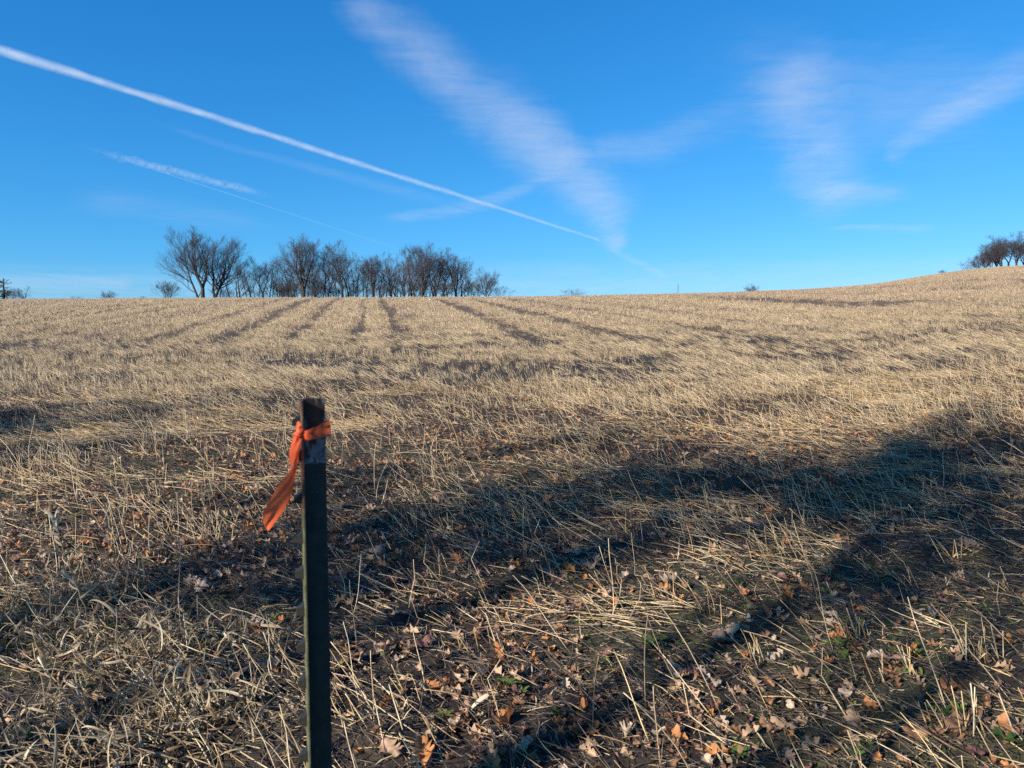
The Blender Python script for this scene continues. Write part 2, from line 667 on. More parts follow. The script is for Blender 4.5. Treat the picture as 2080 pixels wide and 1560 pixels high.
# --- fine broken chaff
chf = [straw_proto(L, r, bd, None, m) for (L, r, bd, m) in ((.05, .0013, .2, M_GOLD), (.08, .0012, .3, M_STRAW), (.035, .0016, 0, M_STRAW), (.10, .0011, -.3, M_BROWN), (.06, .0014, .2, M_BROWN))]
x, y = sample(1.9, 9.5, 300, lambda x, y: 1 - .8 * smooth(4, 9, y))
n = len(x)
scatter('fine_chaff', chf, np.stack([x, y, height(x, y) + RNG.uniform(0, .022, n)], 1), rots(np.radians(RNG.normal(84, 12, n)), np.radians(160 + RNG.normal(0, 60, n))),
        RNG.uniform(.6, 1.4, n), RNG.integers(0, 5, n), 'fine broken chaff sprinkled over the soil')

# --- middle distance, tufts of several stalks
mid_up = [stubble_proto(7, .07, .08, .17, .0026, 14, 9, M_STRAW, .15, clumps=4) for _ in range(6)]
mid_ln = [stubble_proto(7, .09, .11, .23, .0026, 52, 12, M_STRAW, .35, clumps=3) for _ in range(6)]
mid_dk = [stubble_proto(6, .10, .10, .18, .0026, 50, 25, M_DARK, .6) for _ in range(4)]
x, y = sample(8.5, 33, 54, lambda x, y: np.clip(cover(x, y) * (1 + .8 * stripe(x, y)), 0, 1) * smooth(8.2, 11.5, y))
n = len(x)
st_ = stripe(x, y)
lodged = fbm(x * .33, y * .55, 100, 3)
up = lodged > .50 + RNG.normal(0, .06, n)
idx = np.where(up, RNG.integers(0, 6, n), RNG.integers(6, 12, n))
idx = np.where(RNG.uniform(0, 1, n) < .17 + .5 * np.clip(-st_ - .3, 0, 1), RNG.integers(12, 16, n), idx)
scatter('lodged_stubble', mid_up + mid_ln + mid_dk, np.stack([x, y, height(x, y)], 1), np.stack([np.zeros(n), np.zeros(n), RNG.normal(0, .45, n)], 1),
        RNG.uniform(.7, 1.2, n), idx, 'pale stubble and lodged straw over the middle of the field')

# --- far field: drilled rows
far_up = [stubble_proto(26, .22, .09, .20, .0052, 12, 8, M_FAR, .12, clumps=6) for _ in range(9)]
far_ch = [stubble_proto(34, .24, .11, .21, .0055, 38, 20, M_STRAW, .35, clumps=6) for _ in range(6)]
far_dk = [stubble_proto(16, .22, .06, .13, .0050, 30, 20, M_BROWN, .4, clumps=5) for _ in range(4)]
x, y = sample(22, 96, 14, lambda x, y: smooth(21, 33, y) * (1 - smooth(84, 95, y)))
st = stripe(x, y) + RNG.normal(0, .14, len(x))
k = RNG.uniform(0, 1, len(x)) < np.clip(.50 + .70 * st, .05, 1)
x, y, st = x[k], y[k], st[k]
n = len(x)
u = ucoord(x, y)
du = (np.round(u / .38) * .38 - u) * .8
x, y = x + du * UX, y + du * UY
idx = np.where(st > .30, RNG.integers(9, 15, n), np.where(st < -.33, RNG.integers(15, 19, n), RNG.integers(0, 9, n)))
scatter('standing_stubble', far_up + far_ch + far_dk, np.stack([x, y, height(x, y)], 1), np.stack([np.zeros(n), np.zeros(n), RNG.normal(0, .3, n)], 1),
        RNG.uniform(.75, 1.2, n), idx, 'rows of standing stubble running up to the crest')

# ------------------------------------------------------------------ fallen leaves
LEAF_COL = {
    'tan': (.36, .235, .145), 'orange': (.38, .16, .055), 'purple': (.15, .072, .062), 'pale': (.38, .29, .21), 'brown': (.19, .10, .055)}
LEAF_LABEL = {
    'tan': 'tan dry oak leaf lying among straw on the dark soil',
    'orange': 'orange brown oak leaf lying among straw on the dark soil',
    'purple': 'dull purplish brown oak leaf pressed down on the soil',
    'pale': 'pale bleached oak leaf lying on the litter',
    'brown': 'dark brown curled oak leaf lying on the litter'}
LEAF_MAT = {}
for nm, c in LEAF_COL.items():
    m, nt, b = new_mat(nm + '_leaf')
    n = noise(nt, 40, 4, .6)
    oi = nt.nodes.new('ShaderNodeObjectInfo')
    col = mixc(nt, ramp(nt, n, [(.3, (0, 0, 0)), (.75, (.6, .6, .6))]), c, tuple(q * .45 for q in c))
    col = mixc(nt, math_n(nt, 'MULTIPLY', oi.outputs['Random'], .35), col, tuple(min(1, q * 1.35 + .02) for q in c))
    vein = attr(nt, 'vein').outputs['Fac']
    col = mixc(nt, math_n(nt, 'MULTIPLY', vein, .5), col, tuple(min(1, q * 1.5) for q in c))
    leafy(m, nt, b, col, .22)
    b.inputs['Roughness'].default_value = .5
    LEAF_MAT[nm] = m


def oak_leaf_mesh(name, mat, L=.11, lobes=4, curl=1.0, roll=.6, seed=0):
    """lobed outline round a midrib, curled along and across"""
    rnd = random.Random(seed)
    n = 6 * lobes + 1
    rows = []
    for k in range(n + 1):
        t = k / n
        env = math.sin(PI * min(1, t ** .85)) ** .7 * .36 * L
        ph = (t * lobes) % 1
        lobe = .34 + .66 * abs(math.sin(PI * ph)) ** .8
        w = env * lobe + .0015
        lean = .05 * L * math.sin(PI * ph)
        j = 1 + rnd.uniform(-.12, .12)
        rows.append((t * L, w * j, lean))
    v, f, vein = [], [], []
    for (a, w, lean) in rows:
        for q in (-1, -.5, 0, .5, 1):
            v.append(Vector((q * w, a + abs(q) * lean, 0)))
            vein.append(1.0 if q == 0 else 0.0)
    m = len(rows)
    for k in range(m - 1):
        for q in range(4):
            o = k * 5 + q
            f.append((o, o + 1, o + 6, o + 5))
    ca, cb, tw = curl * rnd.uniform(.5, 1.4), roll * rnd.uniform(.3, 1.5) * rnd.choice((1, 1, -.6)), rnd.uniform(-.8, .8)
    ph1, ph2 = rnd.uniform(0, 6), rnd.uniform(0, 6)
    out = []
    for p in v:
        t = p.y / L
        a = ca * (t - .4)
        yb = math.sin(a) / max(.05, abs(ca)) * L if abs(ca) > .05 else p.y - .4 * L
        zb = (1 - math.cos(a)) / max(.05, abs(ca)) * L
        rx = p.x * (1 - .3 * abs(cb))
        zz = zb + cb * abs(p.x) * 1.1 + tw * p.x * (t - .5) + .004 * math.sin(p.x * 190 + ph1) + .005 * math.sin(p.y * 120 + ph2)
        out.append(Vector((rx, yb, zz)))
    g = Geo()
    g.v, g.f = out, f
    # stalk
    s0 = out[2]
    base = len(g.v)
    g.tube([s0, s0 + Vector((.002, -.12 * L, .003)), s0 + Vector((.006, -.22 * L, .008))], [.0012, .001, .0012], 3)
    vein += [1.0] * (len(g.v) - base)
    zmin = min(p.z for p in g.v)
    for p in g.v:
        p.z -= zmin
    o = g.obj(name, mat, link=False)
    a = o.data.attributes.new('vein', 'FLOAT', 'POINT')
    a.data.foreach_set('value', np.asarray(vein, np.float32))
    return o


LEAF_MESH = {}
sd = 0
for nm in LEAF_MAT:
    LEAF_MESH[nm] = []
    for k in range(6):
        sd += 1
        o = oak_leaf_mesh('oak_leaf', LEAF_MAT[nm], random.uniform(.085, .125), random.choice((3, 4, 4, 5)), random.uniform(.2, 2.0), random.uniform(.1, 1.0), sd)
        LEAF_MESH[nm].append(o.data)

leaf_names = ['tan', 'tan', 'tan', 'orange', 'purple', 'brown', 'brown', 'pale']
spots = []
# leaves one can find in the photograph
for (px, row, nm) in ((1345, 1205, 'tan'), (1370, 1190, 'pale'), (1330, 1215, 'brown'), (1395, 1200, 'tan'), (1375, 1225, 'orange'),
                      (1520, 1265, 'pale'), (1500, 1280, 'tan'), (1030, 1480, 'orange'), (1765, 1440, 'orange'), (1700, 1302, 'orange'),
                      (1810, 1370, 'orange'), (1815, 1345, 'tan'), (1935, 1405, 'orange'), (1930, 1490, 'brown'), (925, 1490, 'brown'),
                      (1270, 1500, 'pale'), (1370, 1365, 'pale'), (1400, 1375, 'purple'), (1585, 1345, 'pale'), (1600, 1220, 'orange'),
                      (745, 1045, 'tan'), (540, 1300, 'tan'), (385, 1190, 'pale'), (420, 1190, 'pale'), (405, 1200, 'pale'), (60, 1510, 'tan'),
                      (30, 1470, 'tan'), (1660, 1445, 'pale'), (1855, 1245, 'tan'), (1150, 1165, 'orange'), (1200, 1155, 'tan'), (840, 1130, 'orange'),
                      (790, 1530, 'tan'), (860, 1545, 'orange'), (1245, 1238, 'orange'), (1600, 1480, 'tan'), (1985, 1475, 'brown'), (2040, 1490, 'orange'),
                      (1990, 1540, 'purple'), (960, 1430, 'tan'), (1860, 1500, 'brown'), (1465, 1300, 'tan'), (720, 1120, 'orange'), (510, 1290, 'orange'),
                      (560, 1360, 'tan'), (1230, 1330, 'purple'), (1050, 1420, 'purple'), (300, 1000, 'tan'), (80, 1060, 'orange'), (1970, 1115, 'tan'),
                      (1140, 918, 'pale'), (1310, 915, 'tan'), (1295, 1020, 'orange'), (1330, 1055, 'pale'), (1705, 1050, 'tan'), (1645, 1050, 'pale')):
    g = ground_at(px, row)
    spots.append((g.x, g.y, nm, random.uniform(.9, 1.2)))
heaps = [(random.uniform(-1, 1) * .75, random.uniform(2.2, 6.0)) for _ in range(26)]
rnd = random.Random(5)
while len(spots) < 300:
    if rnd.random() < .45:
        q, yy = rnd.choice(heaps)
        x, y = q * yy + rnd.gauss(0, .16), yy + rnd.gauss(0, .16)
    else:
        y = math.sqrt(rnd.uniform(1.9 ** 2, 6.2 ** 2))
        x = rnd.uniform(-.76, .76) * y
    if y < 1.9:
        continue
    spots.append((x, y, rnd.choice(leaf_names), rnd.uniform(.6, 1.05)))
MARKS = [((640, 1560), .55, 'beside the steel post'), ((770, 1122), .35, 'by the rounded grey stone'), ((1022, 1262), .35, 'by the small cone'),
         ((1000, 1435), .30, 'under the hooked dead stem'), ((150, 1240), .45, 'at the curly grass heap'), ((300, 1330), .40, 'among matted curly grass'),
         ((180, 1520), .40, 'in the grassy near corner'), ((1360, 1205), .30, 'in the pile of leaves'), ((1990, 1350), .45, 'by the stubble row at the edge of view'),
         ((1750, 1300), .35, 'by the upright stubble clumps'), ((1250, 1500), .35, 'in the near trunk shadow'), ((1600, 1500), .40, 'in the near litter right of centre'),
         ((1950, 1520), .45, 'in the near corner away from the post'), ((900, 1500), .40, 'in the near litter right of the post'), ((960, 1090), .6, 'in the shaded stubble behind the tape'),
         ((1700, 1100), .7, 'along the trunk shadow farther out'), ((250, 1050), .7, 'behind the tall curling stalk'), ((1400, 1020), .9, 'in the far shaded strip'),
         ((500, 1250), .4, 'in the open between grass and post'), ((1150, 1350), .4, 'in the open litter past the hooked stem'), ((100, 950), 1.0, 'by the pale matted straw swath')]
MARKS = [(ground_at(*p), r_, t_) for p, r_, t_ in MARKS]
LEAF_WORD = {'tan': 'tan oak leaf', 'orange': 'orange brown oak leaf', 'purple': 'purplish oak leaf', 'pale': 'pale bleached oak leaf', 'brown': 'dark brown oak leaf'}
LEAF_POSE = {0: 'flat', 1: 'curled', 2: 'tightly rolled'}


def where(x, y):
    best = min(MARKS, key=lambda m_: math.hypot(m_[0].x - x, m_[0].y - y) / m_[1])
    return best[2]


for (x, y, nm, sc) in spots:
    lm = rnd.choice(LEAF_MESH[nm])
    o = bpy.data.objects.new('oak_leaf', lm)
    COL.objects.link(o)
    o.location = (x, y, hz(x, y) + rnd.uniform(-.004, .014))
    o.rotation_euler = (rnd.gauss(0, .25), rnd.gauss(0, .25), rnd.uniform(0, 6.28))
    o.scale = (sc, sc, sc)
    dz = max(v_.co.z for v_ in lm.vertices)
    size = max(v_.co.y for v_ in lm.vertices) - min(v_.co.y for v_ in lm.vertices)
    pose = 'flat' if dz < .022 else 'curled' if dz < .045 else 'upturned'
    big = 'large' if size * sc > .115 else 'small' if size * sc < .08 else 'mid sized'
    tag(o, f'{big} {pose} {LEAF_WORD[nm]} {where(x, y)}', 'leaf', 'fallen oak leaves')

litter = []
for nm in ('tan', 'orange', 'purple', 'pale', 'brown', 'brown', 'purple', 'brown'):
    sd += 1
    litter.append(oak_leaf_mesh('leaf_litter', LEAF_MAT[nm], random.uniform(.05, .09), 3, random.uniform(.5, 2.6), random.uniform(.4, 1.4), sd))
x, y = sample(1.9, 13, 250, lambda x, y: (.25 + .75 * smooth(.4, .62, fbm(x * .9, y * .9, 110, 3))) * (1 - .88 * smooth(6.5, 12, y)))
n = len(x)
scatter('leaf_litter', litter, np.stack([x, y, height(x, y) + RNG.uniform(-.004, .012, n)], 1),
        np.stack([RNG.normal(0, .45, n), RNG.normal(0, .45, n), RNG.uniform(0, 6.28, n)], 1), RNG.uniform(.4, 1.15, n), RNG.choice(8, n, p=[.24, .09, .08, .06, .15, .16, .06, .16]),
        'broken brown leaf litter spread over the soil')

# ------------------------------------------------------------------ green weeds
M_WEED, nt, b = new_mat('green_weed')
oi = nt.nodes.new('ShaderNodeObjectInfo')
leafy(M_WEED, nt, b, ramp(nt, oi.outputs['Random'], [(0, (.05, .09, .02)), (.5, (.085, .13, .028)), (1, (.15, .18, .045))]), .3)


def weed_mesh(seed, n=7, L=.035, link=False, name='weed_seedling'):
    rnd = random.Random(seed)
    g = Geo()
    for k in range(n):
        a = 2 * PI * k / n + rnd.uniform(-.4, .4)
        l = L * rnd.uniform(.6, 1.2)
        d = Vector((math.cos(a), math.sin(a), 0))
        s = Vector((-math.sin(a), math.cos(a), 0))
        e = rnd.uniform(.3, 1.0)
        pts = [d * .002, d * l * .45 + Vector((0, 0, l * .5 * e)), d * l * .8 + Vector((0, 0, l * .62 * e)), d * l + Vector((0, 0, l * .55 * e))]
        g.ribbon(pts, [.003, l * .42, l * .38, .002], s, .3)
    return g.obj(name, M_WEED, link=link)


wm = [weed_mesh(200 + k, random.choice((5, 7, 9)), random.uniform(.025, .045)) for k in range(5)]
x, y = sample(1.9, 9, 60, lambda x, y: smooth(.50, .66, fbm(x * .9, y * 1.2, 70, 3)) * (1 - smooth(5, 9, y)))
n = len(x)
scatter('green_ground_cover', wm, np.stack([x, y, height(x, y) + .006], 1), np.stack([RNG.normal(0, .2, n), RNG.normal(0, .2, n), RNG.uniform(0, 6.28, n)], 1),
        RNG.uniform(.35, .85, n), RNG.integers(0, 5, n), 'small green seedlings and moss in patches on the soil')
wb = [weed_mesh(300 + k, random.choice((7, 9, 11)), random.uniform(.028, .042)).data for k in range(4)]
for (px, row) in ((786, 1335), (1480, 1210), (1860, 1340), (1715, 1345), (1905, 1465), (1950, 1450), (1040, 1140), (1060, 1140), (1520, 1240), (1700, 1320),
                  (1460, 1530), (1560, 1440), (1640, 1390), (1030, 1400), (1060, 1415), (460, 1060), (280, 1190), (170, 1410), (52, 1515), (1120, 1530),
                  (2040, 1520), (1740, 1550), (900, 1465), (1350, 1310), (1320, 1315), (1130, 1455), (680, 1300), (1570, 1170), (1890, 1420), (1500, 1545)):
    g = ground_at(px, row)
    o = bpy.data.objects.new('weed_rosette', random.choice(wb))
    COL.objects.link(o)
    o.location = g + Vector((0, 0, .012))
    o.rotation_euler = (random.gauss(0, .15), random.gauss(0, .15), random.uniform(0, 6.28))
    s = random.uniform(.8, 1.3)
    o.scale = (s, s, s)
    tag(o, ('big' if s > 1.1 else 'small') + f' green weed rosette {where(g.x, g.y)}', 'weed', 'green weeds in the bare soil')

# ------------------------------------------------------------------ standing stubble clumps near the camera
clump_px = [(1300, 1110), (1290, 1112), (985, 1095), (910, 1085), (845, 1070), (1235, 1120), (1395, 1110), (1440, 1100), (1730, 1300), (1745, 1305),
            (1760, 1300), (1960, 1340), (1990, 1345), (2020, 1350), (1795, 1390), (1850, 1375), (1890, 1480), (1960, 1490), (2000, 1500), (1540, 1350),
            (1560, 1360), (1450, 1250), (1380, 1230), (1330, 1225), (1080, 1130), (960, 1170), (880, 1180), (830, 1090), (1680, 1170), (1600, 1130),
            (1850, 1200), (1940, 1140), (2040, 1200), (440, 1100), (300, 1080), (360, 1085), (480, 1070), (240, 1070), (640 - 560, 1100), (560, 1330),
            (1180, 1060), (1100, 1040), (1500, 1060), (1420, 1000), (1700, 1010), (1020, 990), (1850, 1060), (1900, 1000), (1000, 1320), (970, 1330)]
for q, (px, row) in enumerate(clump_px):
    g = ground_at(px, row)
    t = empty('stubble_clump', g, 'cut golden stubble clump standing upright in the leaf litter', 'stubble', 'stubble clumps standing in the foreground')
    ns = random.randint(3, 6)
    t['label'] = f"upright golden stubble clump of {('three', 'four', 'five', 'six')[ns - 3]} stalks {where(g.x, g.y)}"
    for k in range(ns):
        o = bpy.data.objects.new('stalk', gold[random.choice((0, 1, 8, 9, 0, 8))].data)
        COL.objects.link(o)
        o.parent = t
        o.location = (random.gauss(0, .028), random.gauss(0, .018), -.005)
        o.rotation_euler = (0, math.radians(abs(random.gauss(22, 16))), math.radians(random.gauss(145, 40)))
        s = random.uniform(.45, 1.1)
        o.scale = (1, 1, s)

# ------------------------------------------------------------------ stones, cone
M_STONE, nt, b = new_mat('grey_stone')
nn = noise(nt, 30, 5, .6)
nt.links.new(ramp(nt, nn, [(.3, (.075, .066, .060)), (.7, (.21, .19, .17))]), b.inputs['Base Color'])
bump(nt, b, nn, .4, .004)


def stone(px, row, r, label, seed):
    g = ground_at(px, row)
    v, f = [], []
    nu, nv = 14, 9
    for a in range(nv + 1):
        for c in range(nu):
            th, ph = PI * a / nv, 2 * PI * c / nu
            d = Vector((math.sin(th) * math.cos(ph), math.sin(th) * math.sin(ph), math.cos(th)))
            k = 1 + .9 * (float(fbm(np.array([d.x * 1.6 + seed]), np.array([d.y * 1.6 + d.z * 2.1]), seed, 4)[0]) - .5)
            v.append(Vector((d.x * r * 1.15 * k, d.y * r * k, d.z * r * .8 * k)))
    for a in range(nv):
        for c in range(nu):
            c2 = (c + 1) % nu
            f.append((a * nu + c, (a + 1) * nu + c, (a + 1) * nu + c2, a * nu + c2))
    o = mesh_obj('stone', v, f, M_STONE)
    o.location = g + Vector((0, 0, r * .12))
    o.rotation_euler = (.2, .1, seed)
    tag(o, label, 'stone')


stone(770, 1122, .040, 'rounded grey stone half sunk in straw, larger of two', 3)
stone(742, 1120, .026, 'smaller pale stone beside the rounded grey stone', 4)

M_CONE, nt, b = new_mat('cone_scales')
nt.links.new(ramp(nt, noise(nt, 60, 3), [(.3, (.05, .05, .03)), (.7, (.13, .12, .07))]), b.inputs['Base Color'])
g = ground_at(1022, 1262)
pc = empty('fir_cone', g + Vector((0, 0, .02)), 'small scaly cone lying in the litter near a stubble tuft', 'cone')
pc.rotation_euler = (math.radians(70), 0, math.radians(-25))
gg = Geo()
gg.tube([Vector((0, 0, -.03)), Vector((0, 0, 0)), Vector((0, 0, .035))], [.006, .009, .004], 7, True)
gg.obj('core', M_CONE, pc)
sc_v = Geo()
sc_v.ribbon([Vector((0, 0, 0)), Vector((.010, 0, .005)), Vector((.014, 0, .011))], [.006, .009, .003], Vector((0, 1, 0)), .3)
scale_me = sc_v.obj('scale', M_CONE, link=False).data
for k in range(42):
    o = bpy.data.objects.new('scale', scale_me)
    COL.objects.link(o)
    o.parent = pc
    t = k / 42
    o.location = (0, 0, -.03 + .06 * t)
    o.rotation_euler = (0, -.2, k * 2.4)
    s = .6 + .6 * math.sin(PI * (t * .85 + .1))
    o.scale = (s, s, s)

# ------------------------------------------------------------------ dry grass at the lower left
M_GRASS, nt, b = new_mat('dry_grass')
tint = attr(nt, 'tint').outputs['Fac']
leafy(M_GRASS, nt, b, ramp(nt, tint, [(0, (.10, .072, .045)), (.3, (.26, .19, .11)), (.55, (.42, .34, .22)), (.8, (.19, .13, .07)), (1, (.52, .46, .34))]), .25)
b.inputs['Roughness'].default_value = .5


def blade(g, rnd, base, d, L, w, curl, seg=8, axis=None):
    p = base.copy()
    d = d.normalized()
    axis = axis or d.cross(Vector((rnd.uniform(-1, 1), rnd.uniform(-1, 1), rnd.uniform(-.3, .3))))
    if axis.length < .05:
        axis = d.cross(Vector((1, 0, 0)))
    axis.normalize()
    twist = rnd.uniform(-1.3, 1.3)
    pts, wid, side = [p.copy()], [w * .7], [axis.copy()]
    for k in range(seg):
        t = (k + 1) / seg
        d = Matrix.Rotation(curl * (.3 + 1.4 * t) / seg, 3, axis) @ d
        d.z -= .06 * t
        d.normalize()
        p = p + d * (L / seg)
        pts.append(p.copy())
        wid.append(w * (1 - t ** 2.2) + .0006)
        side.append((Matrix.Rotation(t * twist, 3, d) @ axis))
    g.ribbon(pts, wid, side, .45)


rnd = random.Random(21)
tuft_spec = [
    ((150, 1240), .40, 620, 'pale curly dry grass heaped under the tallest dry stalk'),
    ((300, 1330), .44, 640, 'matted curly dry grass heap in front of the leaning stalk'),
    ((420, 1470), .36, 480, 'grey dry grass sprawling beside the metal post foot'),
    ((180, 1520), .34, 380, 'thin tan dry grass at the corner among brown leaves'),
]
for (px, row), rad, nb, lab in tuft_spec:
    c = ground_at(px, row)
    t = empty('dry_grass_tuft', c, lab, 'grass tuft', 'dry grass tufts beside the post')
    g = Geo()
    tint = []
    for k in range(nb):
        if k % 14 == 0:
            hub = (rnd.gauss(0, .55 * rad), rnd.gauss(0, .45 * rad), rnd.uniform(.015, .13), rnd.uniform(.03, .10))
        bx, by = hub[0] + rnd.gauss(0, hub[3]), hub[1] + rnd.gauss(0, hub[3])
        bz = hz(c.x + bx, c.y + by) - c.z + rnd.uniform(0, 1) * hub[2]
        dirv = Vector((rnd.gauss(-.15, .7), rnd.gauss(0, .6), rnd.uniform(.15, 1.1)))
        n0 = len(g.v)
        blade(g, rnd, Vector((bx, by, bz)), dirv, rnd.uniform(.06, .20), rnd.choice((.0025, .004, .006, .011)) * rnd.uniform(.7, 1.2), rnd.uniform(.3, 3.4) * rnd.choice((-1, 1)))
        tint += [rnd.random()] * (len(g.v) - n0)
    o = g.obj('blades', M_GRASS, t)
    o['kind'] = 'stuff'
    add_tint(o, tint)
    g = Geo()
    tint = []
    for k in range(22):
        a, r = rnd.uniform(0, 2 * PI), rad * math.sqrt(rnd.random())
        b0 = Vector((r * math.cos(a), r * math.sin(a) * .8, .02))
        az_ = math.radians(rnd.gauss(150, 45))
        e = rnd.uniform(.03, .45)
        L = rnd.uniform(.25, .6)
        d = Vector((math.cos(az_), math.sin(az_), e))
        n0 = len(g.v)
        g.tube([b0, b0 + d * L * .5, b0 + d * L + Vector((0, 0, -.05))], [.0022, .002, .0012], 4)
        tint += [rnd.random()] * (len(g.v) - n0)
    o = g.obj('stems', M_GRASS, t)
    o['kind'] = 'stuff'
    add_tint(o, tint)


def facing(d):
    bis = (SUN_DIR.normalized() * .6 + Vector((.4, -.9, .3))).normalized()
    return (bis * random.choice((-.55, .55)) + d.normalized().cross(bis).normalized() * .85).normalized()


def stalk_plant(pix, depth, label, r0, leaves, name='dry_grass_stalk'):
    pts = [at_depth(px, row, d) for (px, row), d in zip(pix, depth)]
    base = pts[0].copy()
    t = empty(name, base, label, 'dry grass')
    g = Geo()
    loc = [p - base for p in pts]
    fine = []
    for k in range(len(loc) - 1):
        for s in range(4):
            fine.append(loc[k].lerp(loc[k + 1], s / 4) + Vector((random.gauss(0, .0025), random.gauss(0, .0025), 0)))
    fine.append(loc[-1])
    m = len(fine)
    g.tube(fine, [r0 * (1 - .65 * k / m) for k in range(m)], 5)
    o = g.obj('stem', M_GRASS, t)
    add_tint(o, np.full(len(g.v), .3))
    for (k, d, L, w, curl, tn) in leaves:
        g = Geo()
        blade(g, random, fine[min(k, m - 1)], Vector(d), L * 1.25, w * 1.35, -curl, 14, facing(Vector(d)))
        o = g.obj('leaf', M_GRASS, t)
        add_tint(o, np.full(len(g.v), tn))
    return t


ld = ground_at(180, 1280).y
stalk_plant([(190, 1285), (165, 1215), (140, 1150), (122, 1095), (112, 1060)], [ld, ld, ld + .03, ld + .05, ld + .05],
            'tall dry grass stalk with pale curling leaves over the heap', .0042,
            [(16, (-.5, 0, .9), .12, .012, 2.0, .97), (12, (-.9, 0, .5), .10, .011, 2.6, .9), (6, (-.9, 0, .6), .12, .010, -2.8, .95), (15, (-.3, 0, 1), .13, .011, 2.2, 1.0), (14, (-.6, .2, .8), .11, .013, -2.6, .98), (13, (-.8, -.2, .3), .14, .009, 3.2, .65),
             (11, (-1, 0, .5), .15, .009, 3.4, .62), (10, (-.8, -.3, .4), .13, .008, -3.0, .6), (8, (-1, .1, .6), .15, .008, 3.1, .95),
             (7, (.8, .1, .6), .12, .008, -2.5, .6), (5, (-1, -.2, .4), .12, .008, 3.3, .55), (4, (.7, -.3, .5), .14, .008, 2.8, .5),
             (15, (.3, .1, 1), .07, .009, 3, .98)])
ld2 = ground_at(272, 1195).y
stalk_plant([(272, 1200), (255, 1140), (240, 1090), (218, 1045), (210, 1018)], [ld2] * 5,
            'thin leaning dry stem with a few narrow hanging leaves', .0028,
            [(12, (-.6, 0, -.5), .10, .005, 1.0, .3), (8, (-.5, 0, -.8), .11, .004, .6, .3), (9, (-.7, 0, .3), .11, .005, 2.5, .6), (4, (-.3, 0, -.9), .09, .004, .5, .28)])
ld3 = ground_at(1000, 1435).y
stalk_plant([(1000, 1435), (992, 1410), (975, 1372), (950, 1348), (925, 1342)], [ld3, ld3, ld3 - .02, ld3 - .03, ld3 - .03],
            'pale dead stem bent over in a hook above the litter', .0034, [(4, (-.7, -.4, -.2), .10, .012, 1.0, 1.0), (9, (-.5, .2, -.7), .06, .004, .6, .6)], 'bent_dead_stem')

# ------------------------------------------------------------------ steel fence post with flagging tape
M_POST, nt, b = new_mat('post_paint')
tc = nt.nodes.new('ShaderNodeTexCoord')
sx = nt.nodes.new('ShaderNodeSeparateXYZ')
nt.links.new(tc.outputs['Object'], sx.inputs[0])
na = noise(nt, 55, 5, .65, vec=tc.outputs['Object'])
mpp = nt.nodes.new('ShaderNodeMapping')
mpp.inputs['Scale'].default_value = (90, 90, 26)
nt.links.new(tc.outputs['Object'], mpp.inputs['Vector'])
nb_ = noise(nt, 1.0, 5, .6, vec=mpp.outputs[0])
green = ramp(nt, na, [(.3, (.011, .019, .019)), (.7, (.030, .042, .036))])
worn = ramp(nt, na, [(.35, (.085, .115, .125)), (.7, (.24, .28, .29))])
rust = ramp(nt, na, [(.3, (.020, .011, .009)), (.7, (.070, .034, .022))])
zt = sx.outputs['Z']
# white painted tip: z above the paint line; rust shows through most near the top
wz = math_n(nt, 'ADD', zt, math_n(nt, 'MULTIPLY', math_n(nt, 'SUBTRACT', nb_, .5), .02))
tipf = math_n(nt, 'GREATER_THAN', wz, -.1)
POST_TIP = tipf.node
rz = math_n(nt, 'ADD', nb_, math_n(nt, 'MULTIPLY', zt, 1.0))
RUST_ADD = rz.node
rustf = ramp(nt, rz, [(.47, (0, 0, 0)), (.53, (1, 1, 1))])
tipc = mixc(nt, rustf, worn, rust)
rub = ramp(nt, nb_, [(.56, (0, 0, 0)), (.70, (.6, .6, .6))])
body = mixc(nt, rub, green, (.075, .055, .035))
lowc = mixc(nt, .8, green, body)
nt.links.new(mixc(nt, tipf, lowc, tipc), b.inputs['Base Color'])
b.inputs['Roughness'].default_value = .55
bump(nt, b, na, .25, .002)

M_LIP, nt, b = new_mat('weathered_edge')
nn = noise(nt, 45, 5, .65)
tcl = nt.nodes.new('ShaderNodeTexCoord')
sxl = nt.nodes.new('ShaderNodeSeparateXYZ')
nt.links.new(tcl.outputs['Object'], sxl.inputs[0])
LIP_RUST = math_n(nt, 'GREATER_THAN', math_n(nt, 'ADD', sxl.outputs['Z'], math_n(nt, 'MULTIPLY', nn, .06)), 9.0).node
lipc = ramp(nt, nn, [(.3, (.035, .038, .022)), (.55, (.095, .098, .050)), (.8, (.22, .205, .15))])
lipr = ramp(nt, nn, [(.3, (.06, .028, .016)), (.55, (.17, .085, .045)), (.8, (.26, .20, .12))])
nt.links.new(mixc(nt, LIP_RUST.outputs[0], lipc, lipr), b.inputs['Base Color'])
b.inputs['Roughness'].default_value = .5
M_STUD, nt, b = new_mat('stud_paint')
nn = noise(nt, 70, 4, .65)
nt.links.new(ramp(nt, nn, [(.35, (.010, .011, .009)), (.7, (.032, .028, .020))]), b.inputs['Base Color'])
b.inputs['Roughness'].default_value = .5

PD = 1.06
p_top = at_depth(646, 809, PD)
p_bot = at_depth(646, 1500, PD)
post_x, post_y = p_top.x, PD
gz0 = hz(post_x, post_y)
TOPZ = p_top.z - gz0
post = empty('steel_fence_post', (post_x, post_y, gz0), 'dark green studded steel fence post with worn white tip and orange tape', 'fence post')
vd = math.atan2(-post_x, post_y)           # bearing of the post
post.rotation_euler = (0, math.radians(-.25), vd + math.radians(4))
# local frame: X to the right of the flange along the web, Y away from the camera
FW, FT, WL, WT = .0180, .0040, .0350, .0040
X0 = -.0195


